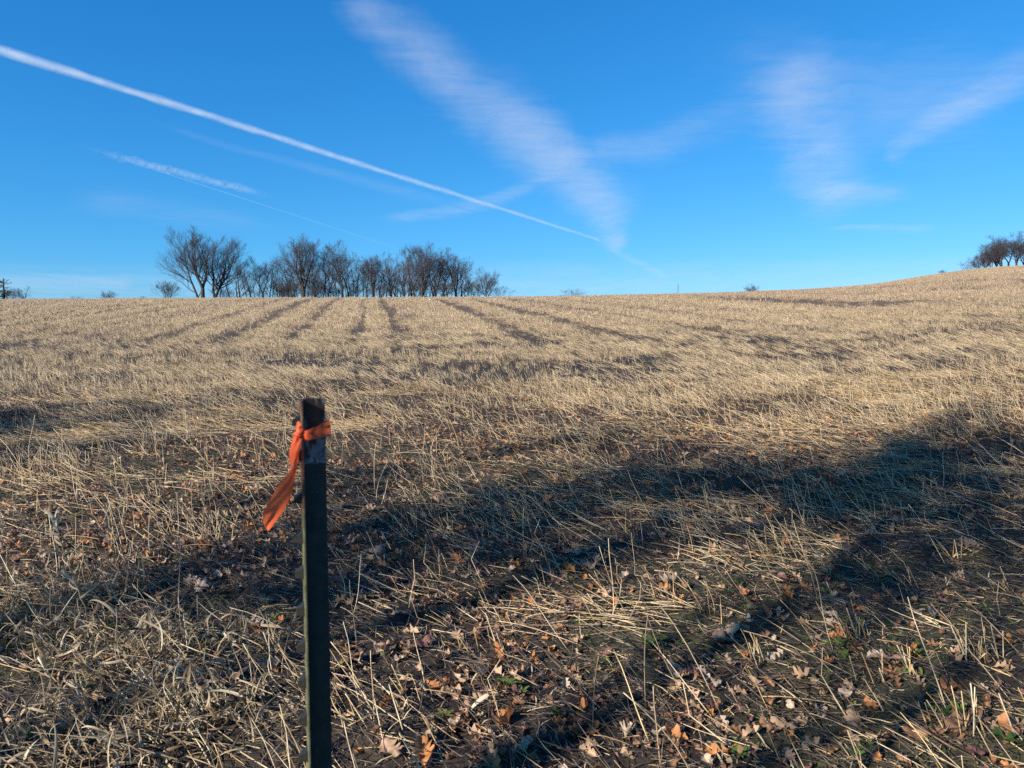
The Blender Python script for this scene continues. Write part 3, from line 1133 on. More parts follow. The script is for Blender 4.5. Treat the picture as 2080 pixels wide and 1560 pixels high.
def extrude(profile, z0, z1, bev=.0008):
    v, f = [], []
    n = len(profile)
    zs = [z0, z1 - bev, z1]
    for k, zz in enumerate(zs):
        for (px, py) in profile:
            s = 1 if k < 2 else .93
            cx, cy = X0 + .01, 0
            v.append((cx + (px - cx) * s, cy + (py - cy) * s, zz))
    for k in range(2):
        for q in range(n):
            q2 = (q + 1) % n
            f.append((k * n + q, k * n + q2, (k + 1) * n + q2, (k + 1) * n + q))
    f.append(tuple(2 * n + q for q in range(n)))
    return v, f


web_prof = [(X0 + FT + .0001, -WT * .7), (X0 + FT + .006, -WT * .5), (X0 + WL - .001, -WT * .5), (X0 + WL, -WT * .3), (X0 + WL, WT * .3), (X0 + WL - .001, WT * .5),
            (X0 + FT + .006, WT * .5), (X0 + FT + .0001, WT * .7)]
v, f = extrude(web_prof, -.25, TOPZ)
web = mesh_obj('web', v, f, M_POST, post, shade=False)
fl_prof = [(X0, -FW + .001), (X0 + .001, -FW), (X0 + FT - .001, -FW), (X0 + FT, -FW + .0012), (X0 + FT, FW - .0012), (X0 + FT - .001, FW), (X0 + .001, FW), (X0, FW - .001)]
v, f = extrude(fl_prof, -.25, TOPZ - .0015)
flange = mesh_obj('flange', v, f, M_LIP, post, shade=False)
POST_TIP.inputs[1].default_value = TOPZ - .094
LIP_RUST.inputs[1].default_value = TOPZ - .13
RUST_ADD.inputs[1].default_value = -(TOPZ - .06) * 4.0 + 0.0
m_ = RUST_ADD.inputs[1].links[0].from_node if RUST_ADD.inputs[1].links else None
if m_:
    m_.inputs[1].default_value = .9
    ad = b  # keep reference
# shift so that rust grows towards the tip
nt = M_POST.node_tree
shift = nt.nodes.new('ShaderNodeMath')
shift.operation = 'ADD'
shift.inputs[1].default_value = -(TOPZ - .062) * .9
old = RUST_ADD.outputs[0]
tos = [l.to_socket for l in old.links]
nt.links.new(old, shift.inputs[0])
for s_ in tos:
    nt.links.new(shift.outputs[0], s_)

# studs along the flange face
stud_v = [(-.0, -.008, -.0085), (-.0, .008, -.0085), (-.0, .008, .0085), (-.0, -.008, .0085), (-.0120, -.006, -.0060), (-.0120, .006, -.0060), (-.0110, .006, .0020), (-.0110, -.006, .0020)]
stud_f = [(4, 5, 6, 7)[::-1], (0, 1, 5, 4), (1, 2, 6, 5), (2, 3, 7, 6), (3, 0, 4, 7)]
so = mesh_obj('stud', stud_v, stud_f, M_STUD, shade=False, link=False)
stud_rows = [852, 920, 1005, 1084, 1154, 1228, 1301, 1372, 1447, 1519]
for row in stud_rows + [1592, 1664, 1737, 1810, 1882, 1955, 2028, 2100]:
    o = bpy.data.objects.new('stud', so.data)
    COL.objects.link(o)
    o.parent = post
    zz = at_depth(612, row, PD).z - gz0
    o.location = (X0 + .0002, -.009, zz)

# flagging tape: a thing of its own, tied round the post
M_TAPE, nt, b = new_mat('orange_tape')
nn = noise(nt, 60, 3, .5)
c = ramp(nt, nn, [(.3, (.90, .155, .050)), (.7, (.95, .20, .075))])
leafy(M_TAPE, nt, b, c, .5)
b.inputs['Roughness'].default_value = .28
b.inputs['Specular IOR Level'].default_value = .4
tape = empty('flagging_tape', post.location + Vector((0, 0, at_depth(612, 878, PD).z - gz0)), 'orange flagging tape tied round the post top with a loose hanging tail', 'ribbon')
tape.rotation_euler = post.rotation_euler
z_of = lambda row: at_depth(620, row, PD).z - tape.location.z
hull = [(X0 - .0012, -FW - .0004), (X0 + FT, -FW - .0016), (X0 + FT + .012, -FW * .62 - .0016), (X0 + WL * .7, -FW * .30 - .0014), (X0 + WL + .0006, -WT * .5 - .0014), (X0 + WL + .0008, 0),
        (X0 + WL + .0006, WT * .5 + .0014), (X0 + WL * .5, FW * .55), (X0 + FT, FW + .0016), (X0 - .0016, FW + .0004), (X0 - .0018, 0), (X0 - .0014, -FW * .8)]
lo = [890, 889, 888, 887, 885, 884, 884, 885, 886, 886, 887, 889]
hi = [871, 869, 864, 859, 855, 854, 854, 856, 860, 864, 868, 871]
v, f = [], []
n = len(hull)
for k in range(n):
    za, zb = z_of(lo[k]), z_of(hi[k])
    for s in range(6):
        t = s / 5
        off = .0007 * math.sin(t * 9 + k * .6)
        v.append((hull[k][0] + off, hull[k][1] - abs(off), za + (zb - za) * t))
for k in range(n):
    k2 = (k + 1) % n
    for s in range(5):
        f.append((k * 6 + s, k2 * 6 + s, k2 * 6 + s + 1, k * 6 + s + 1))
mesh_obj('band', v, f, M_TAPE, tape)


def tape_pt(px, row, dy=0.0):
    w = at_depth(px, row, PD - .042 + dy)
    return tape_inv @ w


bpy.context.view_layer.update()
tape_inv = tape.matrix_world.inverted()
# knot: crossed folds pulled tight at the flange lip
g = Geo()
for (a, bb, r1, r2) in (((600, 884), (616, 872),  .0026, .0042), ((606, 867), (612, 889), .0026, .0036), ((598, 880), (614, 886), .0022, .0040)):
    p0, p1 = tape_pt(*a), tape_pt(*bb)
    pts = [p0.lerp(p1, t) + Vector((0, -.004 * math.sin(PI * t), 0)) for t in (0, .25, .5, .75, 1)]
    g.tube(pts, [r1, r2 * .95, r2, r2 * .9, r1], 9, True)
g.obj('knot', M_TAPE, tape)


def strip(name, left, right, dyl, dyr, mid_amp, cols=7):
    """a ply of tape between its two edges, given as pixels of the photograph at the post's distance"""
    v, f = [], []
    m = len(left)
    L = [tape_pt(*p, d) for p, d in zip(left, dyl)]
    Rr = [tape_pt(*p, d) for p, d in zip(right, dyr)]
    fine = 5
    rows = []
    for k in range(m - 1):
        for s in range(fine):
            rows.append((k + s / fine))
    rows.append(m - 1)
    for q in rows:
        k = min(int(q), m - 2)
        t = q - k
        t2 = t * t * (3 - 2 * t) * .4 + t * .6
        a, c = L[k].lerp(L[k + 1], t2), Rr[k].lerp(Rr[k + 1], t2)
        for s in range(cols):
            w = s / (cols - 1)
            p = a.lerp(c, w)
            p = p + Vector((0, -mid_amp * math.sin(PI * w) * (1 + .5 * math.sin(q * 1.7)) + .0012 * math.sin(w * 8 + q * 2.3), 0))
            v.append(p)
    n = len(rows)
    for k in range(n - 1):
        for s in range(cols - 1):
            o = k * cols + s
            f.append((o, o + 1, o + cols + 1, o + cols))
    mesh_obj(name, v, f, M_TAPE, tape)


# long tail: pinched at the knot, folded on itself, flaring to a slanting cut end
strip('tail', [(598, 884), (591, 902), (587, 920), (588, 938), (590, 952), (583, 966), (569, 982), (552, 1009), (533, 1042), (535, 1062), (543, 1077)],
      [(606, 884), (608, 898), (607, 915), (606, 930), (604, 944), (602, 958), (598, 982), (590, 1009), (573, 1042), (558, 1062), (546, 1077)],
      [0, .003, .005, .003, 0, -.003, -.006, -.008, -.010, -.010, -.009], [0, -.004, -.006, -.003, .002, .006, .009, .012, .014, .013, .010], .0035, 9)
strip('tail', [(603, 886), (599, 902), (596, 918), (597, 934), (598, 950), (593, 966), (584, 982), (570, 1009), (552, 1040)],
      [(609, 886), (610, 900), (609, 917), (606, 934), (603, 948), (601, 964), (597, 982), (588, 1010), (571, 1044)],
      [.010, .012, .014, .013, .012, .014, .015, .016, .016], [.008, .009, .010, .012, .013, .016, .019, .022, .024], -.002)
strip('tuft', [(601, 876), (601, 866), (604, 856)], [(613, 874), (612, 864), (608, 855)], [0, .003, .006], [0, -.002, .002], .003, 5)

# ------------------------------------------------------------------ trees
def bark_mat(name, c0, c1):
    m, nt, b = new_mat(name)
    nn = noise(nt, 2.2, 6, .7)
    nt.links.new(ramp(nt, nn, [(.3, c0), (.7, c1)]), b.inputs['Base Color'])
    b.inputs['Roughness'].default_value = .9
    b.inputs['Specular IOR Level'].default_value = .1
    return m


M_BARK = bark_mat('grey_bark', (.028, .025, .024), (.066, .057, .050))
M_TWIG = bark_mat('twig_bark', (.046, .042, .047), (.074, .066, .070))
M_PINE, nt, b = new_mat('pine_needles')
leafy(M_PINE, nt, b, ramp(nt, noise(nt, 3, 3), [(.3, (.012, .022, .012)), (.7, (.035, .055, .022))]), .15)


def tree_geo(seed, H, spread=.42, leaders=((0, 0, 1.0),), fork=.18, base_r=None, up=.05, n1=13, n2=8, n3=5, n4=4, lean=(0, 0), low=.12, crook=.085, twig_r=.0065):
    """skeleton of a bare tree grown branch by branch: (trunk geometry, crown geometry)"""
    rnd = random.Random(seed)
    T, Cr = Geo(), Geo()
    base_r = base_r or H * .022
    counts = [n1, n2, n3, n4]

    def grow(p, d, L, r, level, segs, lift, gv, sides, rend, t0):
        pts, rad, dirs = [p.copy()], [r], [d.copy()]
        for k in range(segs):
            d = d + Vector((rnd.gauss(0, crook), rnd.gauss(0, crook), rnd.gauss(0, crook * .6) + lift))
            d.normalize()
            p = p + d * (L / segs)
            pts.append(p.copy())
            t = (k + 1) / segs
            rad.append(r * (1 - t) + rend * t)
            dirs.append(d.copy())
        gv.tube(pts, rad, sides)
        if level >= 4:
            return pts, rad
        n = counts[level]
        n = max(2, int(n * rnd.uniform(.8, 1.2)))
        for c in range(n):
            t = t0 + (1 - t0) * ((c + rnd.uniform(.1, .9)) / n)
            k = min(int(t * segs), segs - 1)
            ft = t * segs - k
            q = pts[k].lerp(pts[k + 1], ft)
            rr_ = (rad[k] * (1 - ft) + rad[k + 1] * ft)
            dd = dirs[k + 1]
            side = dd.orthogonal().normalized()
            side = Matrix.Rotation(rnd.uniform(0, 2 * PI), 3, dd) @ side
            ang = rnd.uniform(.45, 1.0) if level == 0 else rnd.uniform(.30, .80)
            nd = (dd * math.cos(ang) + side * math.sin(ang)).normalized()
            if level <= 1:
                cl = L * (spread if level == 0 else .58) * (1.15 - .60 * t) * rnd.uniform(.75, 1.2)
            else:
                cl = L * (.64 if level == 2 else 1.0) * (1.05 - .4 * t) * rnd.uniform(.7, 1.3)
            cr = max(twig_r * .9, rr_ * rnd.uniform(.42, .62))
            if level == 2:
                cr = min(cr, twig_r * 2.2)
            if level == 3:
                cr = twig_r
            grow(q, nd, max(cl, .22), cr, level + 1, (6, 5, 3, 1)[level], (up * 1.3, up * 1.3, up * 1.6, up * 2.5)[level], Cr, (5, 4, 3, 3)[level], max(twig_r * .6, cr * .3), (.18, .15, .12, .1)[level])
        return pts, rad

    if len(leaders) == 1:
        az_, tl, ln = leaders[0]
        d = Vector((math.cos(az_) * math.sin(tl) + lean[0], math.sin(az_) * math.sin(tl) + lean[1], math.cos(tl))).normalized()
        grow(Vector((0, 0, -.4)), d, H * ln, base_r, 0, 11, up * .5, T, 8, base_r * .12, low)
    else:
        d0 = Vector((lean[0], lean[1], 1)).normalized()
        fh = H * fork
        T.tube([Vector((0, 0, -.4)), d0 * fh * .5, d0 * fh], [base_r * 1.15, base_r, base_r * .92], 9)
        for (az_, tl, ln) in leaders:
            d = Vector((math.cos(az_) * math.sin(tl) + lean[0], math.sin(az_) * math.sin(tl) + lean[1], math.cos(tl))).normalized()
            grow(d0 * fh * .93, d, (H - fh) * ln / max(.6, math.cos(tl)), base_r * (.70 if len(leaders) < 4 else .58), 0, 10, up * 1.2, T, 7, base_r * .10, low)
    zt = max((p.z for p in Cr.v), default=H)
    return T, Cr, zt


def plant_tree(name, x, y, geo, label, group, height_m, rotz=0.0, cat='tree', zoff=0.0, wide=1.0):
    tm, cm, zt = geo
    o = empty(name, (x, y, hz(x, y) + zoff), label, cat, group)
    s = height_m / zt
    o.scale = (s * wide, s * wide, s)
    o.rotation_euler = (0, 0, rotz)
    for nm, me_ in (('trunk', tm), ('crown', cm)):
        c = bpy.data.objects.new(nm, me_)
        COL.objects.link(c)
        c.parent = o
    return o


def tree_meshes(*a, **k):
    T, Cr, zt = tree_geo(*a, **k)
    return T.obj('trunk', M_BARK, link=False).data, Cr.obj('crown', M_TWIG, link=False).data, zt


TD = 100.0


def tree_at(name, px, top, geo, label, depth=TD, rotz=0.0, group='bare trees beyond the crest', cat='tree', wide=1.12):
    x = px_ratio(px, 600) * depth
    z0 = hz(x, depth)
    ht = EYE + row_slope(top) * depth - z0
    return plant_tree(name, x, depth, geo, label, group, ht, rotz, cat, wide=wide)


g_lean = tree_meshes(1, 11, .58, lean=(-.36, 0), base_r=.23, up=.075, low=.10, n1=15)
g_tall = tree_meshes(2, 11.5, .46, leaders=((1.2, .10, 1), (4.2, .22, .9), (2.9, .34, .9)), fork=.22, base_r=.32, up=.085, n1=13)
g_multi = tree_meshes(3, 10.5, .54, leaders=((.1, .30, .95), (.4, .48, .85), (3.0, .12, .95)), fork=.06, base_r=.34, up=.06, n1=12)
g_v = tree_meshes(4, 10.5, .56, leaders=((3.0, .48, .95), (1.5, .06, 1.05), (.15, .42, .95), (4.6, .3, .9)), fork=.20, base_r=.36, up=.07, n1=12)
g_slim = tree_meshes(5, 9.5, .32, base_r=.13, up=.05, low=.22, n1=9, n2=6, n3=5, n4=3)
g_slim2 = tree_meshes(6, 9.5, .38, base_r=.12, up=.04, low=.15, n1=10, n2=6, n3=5, n4=3, lean=(.08, 0))
g_leanl = tree_meshes(7, 8, .42, lean=(-.22, 0), base_r=.19, up=.05, low=.15, n1=11, n2=7, n3=5, n4=3)
g_med = tree_meshes(8, 9, .55, leaders=((.2, .24, 1), (3.3, .30, .95)), fork=.22, base_r=.20, up=.06, n1=13, n2=8)
g_round = tree_meshes(9, 10, .56, leaders=((0, .30, .9), (1.8, .10, 1.0), (3.2, .33, .9), (4.6, .25, .9)), fork=.07, base_r=.27, up=.085, n1=12)
g_dome = tree_meshes(10, 6.5, .60, leaders=((0, .75, .85), (1.4, .15, 1.0), (3.2, .70, .9), (4.8, .45, .9), (2.3, .35, .95)), fork=.10, base_r=.22, up=.05, n1=9, n2=7)
g_bush = tree_meshes(11, 3.2, .75, leaders=tuple((k * .9, .25 + .14 * (k % 4), .9) for k in range(9)), fork=.05, base_r=.07, up=.05, n1=6, n2=5, n3=3, n4=3, twig_r=.006)
g_bush2 = tree_meshes(12, 3.0, .85, leaders=tuple((k * 1.1 + .3, .4 + .12 * (k % 3), .9) for k in range(6)), fork=.05, base_r=.07, up=.03, n1=6, n2=5, n3=3, n4=3, twig_r=.006)
g_thick = tree_meshes(13, 8.5, .55, leaders=((.3, .25, 1), (3.0, .28, 1), (1.6, .35, .9)), fork=.24, base_r=.27, up=.06, n1=12, n2=8)
g_dead = tree_meshes(14, 5, .6, leaders=((.3, .5, .9), (2.8, .45, 1.0), (1.4, .2, .8)), fork=.3, base_r=.13, up=.02, n1=5, n2=4, n3=3, n4=2, twig_r=.012, crook=.16)

tree_at('bare_tree', 404, 455, g_lean, 'leaning bare tree with a wide crown, first of the big trees at the copse edge', 98, wide=1.0)
tree_at('bare_tree', 412, 454, g_tall, 'tallest bare tree with thick upright trunk and high upright spray of limbs', 97, .2)
tree_at('bare_tree', 436, 470, g_multi, 'bare tree of several trunks leaning away from the tallest tree', 99)
tree_at('slender_tree', 470, 520, g_slim, 'slender bare tree between the many trunked tree and a tilted tree', 102)
tree_at('bare_tree', 513, 520, g_leanl, 'tilted bare tree with a narrow crown in the gap of the copse', 100)
tree_at('bare_tree', 534, 518, g_med, 'mid sized bare tree standing upright after the tilted tree', 101, .4)
tree_at('slender_tree', 553, 528, g_slim2, 'thin straight bare tree before the tree with a V of limbs', 103)
tree_at('bare_tree', 617, 468, g_v, 'big bare tree whose heavy limbs fork in a V', 98)
tree_at('slender_tree', 655, 497, g_slim, 'pale straight trunk close beside the V forked tree', 101, 2.0)
tree_at('slender_tree', 669, 492, g_slim2, 'very thin bare tree rising straight after the pale straight trunk', 104, 1.0)
tree_at('bare_tree', 695, 488, g_med, 'bare tree with a small rounded crown on a bare trunk above the tramlines', 99, 1.7)
tree_at('bare_tree', 712, 515, g_leanl, 'leaning bare tree crossing in front of thin trunks at the copse middle', 102, .3)
tree_at('slender_tree', 738, 516, g_slim2, 'thin bare tree just before the stout trunked tree', 103, 2.4)
tree_at('bare_tree', 758, 512, g_thick, 'stout trunked bare tree with short upright crown at the copse middle', 99)
tree_at('slender_tree', 783, 522, g_slim, 'solitary thin trunk in the gap before the broad domed clump', 102, 4.0)
tree_at('bare_tree', 838, 496, g_leanl, 'tall bare tree at the near side of the broad domed clump', 101, 1.2)
tree_at('bare_tree', 858, 486, g_round, 'broad domed bare tree with many upright stems, tallest of its clump', 98, wide=1.05)
tree_at('bare_tree', 885, 500, g_med, 'bare tree tucked into the far flank of the broad domed tree', 102, 2.9)
tree_at('bare_tree', 926, 512, g_thick, 'narrow bare tree between the broad dome and the low round tree', 100, 2.2)
tree_at('bare_tree', 988, 537, g_dome, 'low round bare tree with spreading limbs at the end of the copse', 98, wide=1.0)

fill_group = 'thin trunks and saplings inside the copse'
k = 0
for px, top in ((495, 545), (482, 530), (560, 560), (572, 540), (582, 545), (592, 520), (602, 530), (632, 520), (641, 530), (648, 540), (661, 525), (678, 520), (703, 520),
                (722, 530), (730, 525), (746, 525), (769, 530), (776, 535), (792, 540), (800, 525), (810, 520), (820, 515), (829, 515), (846, 505), (868, 500), (876, 510),
                (895, 520), (903, 525), (912, 520), (935, 530), (944, 535), (953, 550), (962, 555), (455, 530), (445, 540), (520, 550), (543, 545), (598, 545), (612, 540), (624, 545), (636, 535), (652, 545), (688, 530), (716, 545), (752, 540), (806, 535), (825, 540), (852, 530), (864, 525), (881, 530), (918, 540), (973, 560), (488, 520), (503, 525), (525, 530), (547, 518), (566, 525), (577, 520), (588, 510), (607, 510), (626, 505), (644, 510), (665, 505), (684, 505), (699, 512), (717, 512), (726, 518), (742, 520), (762, 522), (788, 522), (797, 512), (806, 508), (816, 505), (906, 512), (940, 522), (948, 540)):
    k += 1
    tree_at('sapling', px + random.uniform(-2, 2), top + random.uniform(-6, 6), (g_slim, g_slim2, g_leanl)[k % 3], 'thin bare sapling standing within the copse on the crest', random.uniform(100, 112), random.uniform(0, 6), fill_group, wide=random.uniform(.8, 1.15))
for px, top, lab in ((342, 566, 'bare shrub at the outer foot of the copse under the leaning tree'), (590, 562, 'dense bare brush under the V forked tree'), (570, 572, 'bare brush leaning out before the V forked tree'),
                     (625, 572, 'dark brush round the foot of the V forked tree'), (812, 562, 'bare brush under the near side of the domed clump'), (900, 565, 'bare brush under the far side of the domed clump'),
                     (965, 565, 'bare shrub tucked beside the low round tree'), (1015, 578, 'low bare twigs beside the low round tree'), (645, 560, 'bare brush just past the V forked tree'), (845, 560, 'bare brush at the feet of the domed clump'), (872, 558, 'dense bare brush in the middle of the domed clump'), (935, 570, 'bare brush below the narrow tree by the dome'), (705, 572, 'bare brush where the leaning tree crosses thin trunks'), (580, 575, 'dark low brush between leaning stems and the V forked tree'), (775, 572, 'bare brush under the solitary thin trunk'), (740, 578, 'low bare brush below the stout trunked tree'), (680, 580, 'low bare brush under the small rounded crown'), (460, 582, 'low bare brush under the many trunked tree'), (530, 585, 'low bare brush below the mid sized tree')):
    tree_at('bare_shrub', px, top, (g_bush, g_bush2)[random.random() < .5], lab, random.uniform(97, 103), random.uniform(0, 6), 'brush under the copse', 'shrub', wide=1.5)

# right-hand clump on the hill
for px, top, geo, d, lab in ((1965, 528, g_bush2, 104, 'low bare shrub at the downhill end of the hilltop clump'), (1985, 512, g_dome, 104, 'low spreading bare tree near the downhill end of the hilltop clump'),
                             (2010, 492, g_round, 102, 'many stemmed bare tree in the middle of the hilltop clump'), (2032, 478, g_multi, 103, 'bare tree with slanting stems rising over the hilltop clump'),
                             (2046, 470, g_med, 105, 'tallest bare tree of the hilltop clump'), (2062, 486, g_thick, 103, 'stout bare tree at the thick end of the hilltop clump'),
                             (1998, 505, g_multi, 105, 'leaning bare tree low in the middle of the hilltop clump'), (2022, 490, g_v, 106, 'bare tree with forked limbs behind the hilltop clump'), (2078, 476, g_round, 104, 'bare tree cut by the edge of the view on the hilltop'), (1912, 547, g_bush, 106, 'tiny bare shrub alone downhill of the hilltop clump')):
    tree_at('bare_tree' if 'shrub' not in lab else 'bare_shrub', px, top, geo, lab, d, random.uniform(0, 6), 'bare trees on the hilltop', 'tree' if 'shrub' not in lab else 'shrub', wide=1.35)
# lone things on the skyline
tree_at('bare_shrub', 1165, 584, g_bush2, 'bare shrub alone on the crest past the copse', 110, 0, None, 'shrub', wide=1.5)
tree_at('bare_shrub', 1140, 598, g_bush, 'tiny tuft of twigs beside the lone crest shrub', 112, 0, None, 'shrub')
tree_at('small_tree', 1526, 574, g_dome, 'tiny leafless flat topped tree alone on the rising crest', 118, 1, None, 'tree', wide=1.4)
tree_at('bare_shrub', 221, 588, g_bush, 'small bare shrub alone between the pine and the copse', 112, 2, None, 'shrub', wide=1.3)
tree_at('bare_shrub', 156, 600, g_bush2, 'faint tiny shrub nearest the pine on the low skyline', 114, 3, None, 'shrub')
tree_at('bare_shrub', 291, 600, g_bush, 'faint tiny shrub just before the copse', 114, 3, None, 'shrub')
tree_at('bare_shrub', 48, 579, g_dead, 'ragged bare shrub beside the dark pine', 112, 4, None, 'shrub', wide=1.5)
tree_at('bare_shrub', 28, 582, g_bush, 'twiggy dense shrub under the dark pine', 110, 4, None, 'shrub')
for px, top, w in ((80, 606, 2.2), (120, 607.5, 1.6)):
    tree_at('low_bush', px, top - 2, g_bush2, 'low dark bush barely showing over the skyline' if px < 100 else 'smaller low bush barely showing over the skyline', 116, 1, None, 'shrub', wide=w)

# pine at the left edge
px_, dep = 8, 112.0
x = px_ratio(px_, 600) * dep
z0 = hz(x, dep)
Hp = EYE + row_slope(564) * dep - z0
pine = empty('pine_tree', (x, dep, z0), 'dark pine with a flat ragged top at the edge of the view', 'tree')
T = Geo()
T.tube([Vector((0, 0, -.3)), Vector((0, 0, Hp * .5)), Vector((.05, 0, Hp * .97))], [.17, .13, .04], 7)
T.obj('trunk', M_BARK, pine)
g, gb = Geo(), Geo()
rnd = random.Random(3)
for k in range(44):
    t = rnd.uniform(.12, 1)
    L = Hp * (.30 if t > .7 else .20) * rnd.uniform(.5, 1.1) * (1.15 - .55 * max(0, t - .8) / .2)
    a = rnd.uniform(0, 6.28)
    d = Vector((math.cos(a), math.sin(a), rnd.uniform(.15, .6) if t > .75 else rnd.uniform(-.2, .15)))
    p0 = Vector((0, 0, Hp * .96 * t))
    gb.tube([p0, p0 + d * L * .6, p0 + d * L], [.035, .02, .01], 4)
    for q in range(26):
        s = rnd.uniform(.35, 1.05)
        c = p0 + d * L * s + Vector((rnd.gauss(0, .10), rnd.gauss(0, .10), rnd.gauss(.03, .06)))
        e = Vector((rnd.gauss(0, 1), rnd.gauss(0, 1), rnd.gauss(.3, .6))).normalized() * rnd.uniform(.1, .22)
        g.ribbon([c - e * .5, c, c + e * .5], [.03, .07, .02], Vector((rnd.gauss(0, 1), rnd.gauss(0, 1), rnd.gauss(0, 1))).normalized(), .3)
gb.obj('branches', M_BARK, pine)
o = g.obj('needles', M_PINE, pine)

# thin pole on the crest
dpt = ground_at(1377, 601)
g = Geo()
g.tube([Vector((0, 0, -.2)), Vector((0, 0, .6)), Vector((.01, 0, 1.25))], [.03, .028, .025], 6, True)
o = g.obj('marker_pole', M_BARK)
o.location = (px_ratio(1377, 600) * 80, 80, hz(px_ratio(1377, 600) * 80, 80))
tag(o, 'thin dark pole standing alone on the crest', 'pole')

# ------------------------------------------------------------------ oaks behind the camera that still hold dry leaves and shade the field edge
M_OAKLEAF, nt, b = new_mat('held_oak_leaves')
oi = noise(nt, 2.0, 2)
leafy(M_OAKLEAF, nt, b, ramp(nt, oi, [(.3, (.11, .06, .03)), (.7, (.23, .13, .065))]), .25)


def shade_oak(x, y, geo, H, label, rotz, dens, lo_f, leaf=.12, seed=1, wd=1.0):
    o = plant_tree('oak_tree', x, y, geo, label, 'oaks along the field edge', H, rotz, wide=wd)
    rnd = random.Random(seed)
    cm = geo[1]
    n = len(cm.vertices)
    g = Geo()
    zt = geo[2]
    for k in range(dens):
        p = cm.vertices[rnd.randrange(n)].co
        if p.z < zt * lo_f:
            continue
        c = p + Vector((rnd.gauss(0, .15), rnd.gauss(0, .15), rnd.gauss(0, .12)))
        e = Vector((rnd.gauss(0, 1), rnd.gauss(0, 1), rnd.gauss(-.3, 1))).normalized() * leaf
        s = Vector((rnd.gauss(0, 1), rnd.gauss(0, 1), rnd.gauss(0, 1))).normalized()
        g.ribbon([c - e, c, c + e], [.02, leaf * 1.1, .02], s, .3)
    lv = g.obj('leaves', M_OAKLEAF, o)
    lv['kind'] = 'stuff'
    return o


sh = Vector((-SUN_DIR.x, -SUN_DIR.y)).normalized()
cot = 1 / math.tan(SUN_EL)


def cast_from(px, row, h):
    """where a point of that height must stand for its shadow to fall under the pixel"""
    g = ground_at(px, row)
    return g.x - sh.x * cot * (h - g.z), g.y - sh.y * cot * (h - g.z)


g_oak = tree_meshes(31, 5.8, .52, leaders=((1.3, .40, .9), (2.6, .25, 1.0), (5.3, .50, .95), (4.0, .3, .9)), fork=.50, base_r=.095, up=.04, n1=7, n2=5, n3=3, n4=3, low=.25, crook=.17)
g_oak2 = tree_meshes(32, 5.8, .55, leaders=((.6, .45, .95), (2.2, .2, 1.0), (3.9, .45, .95)), fork=.46, base_r=.052, up=.04, n1=7, n2=5, n3=3, n4=3, low=.25, crook=.17)
g_oak3 = tree_meshes(33, 5.8, .62, leaders=((.6, .55, 1.1), (2.2, .3, 1.0), (3.9, .6, 1.1), (5.2, .4, 1.0)), fork=.74, base_r=.070, up=.03, n1=6, n2=5, n3=3, n4=3, low=.1, crook=.17)
for (px, row, h, geo, H, lab, rz, dens, lo_f, sd_, wd) in (
        (1470, 1345, 4.8, g_oak, 8.7, 'forked oak with dry brown leaves, nearest the steel post', .4, 1500, .60, 1, .62),
        (990, 1220, 6.4, g_oak3, 10.6, 'second oak with dry leaves along the wood edge', 2.0, 900, .72, 2, .66),
        (1330, 950, 9.6, g_oak3, 10.6, 'third oak with dry leaves along the wood edge', 3.3, 1000, .72, 3, .72),
        (110, 850, 9.2, g_oak3, 10.6, 'oak with dry leaves at the far end of the wood edge', 1.0, 1300, .7, 4, .9)):
    bx, by = cast_from(px, row, h)
    shade_oak(bx, by, geo, H, lab, rz, dens, lo_f, .060, sd_, wd)

# ------------------------------------------------------------------ contrails and cirrus
M_TRAIL, nt, b = new_mat('ice_cloud')
b.inputs['Base Color'].default_value = (.92, .93, .96, 1)
b.inputs['Roughness'].default_value = 1
b.inputs['Specular IOR Level'].default_value = 0


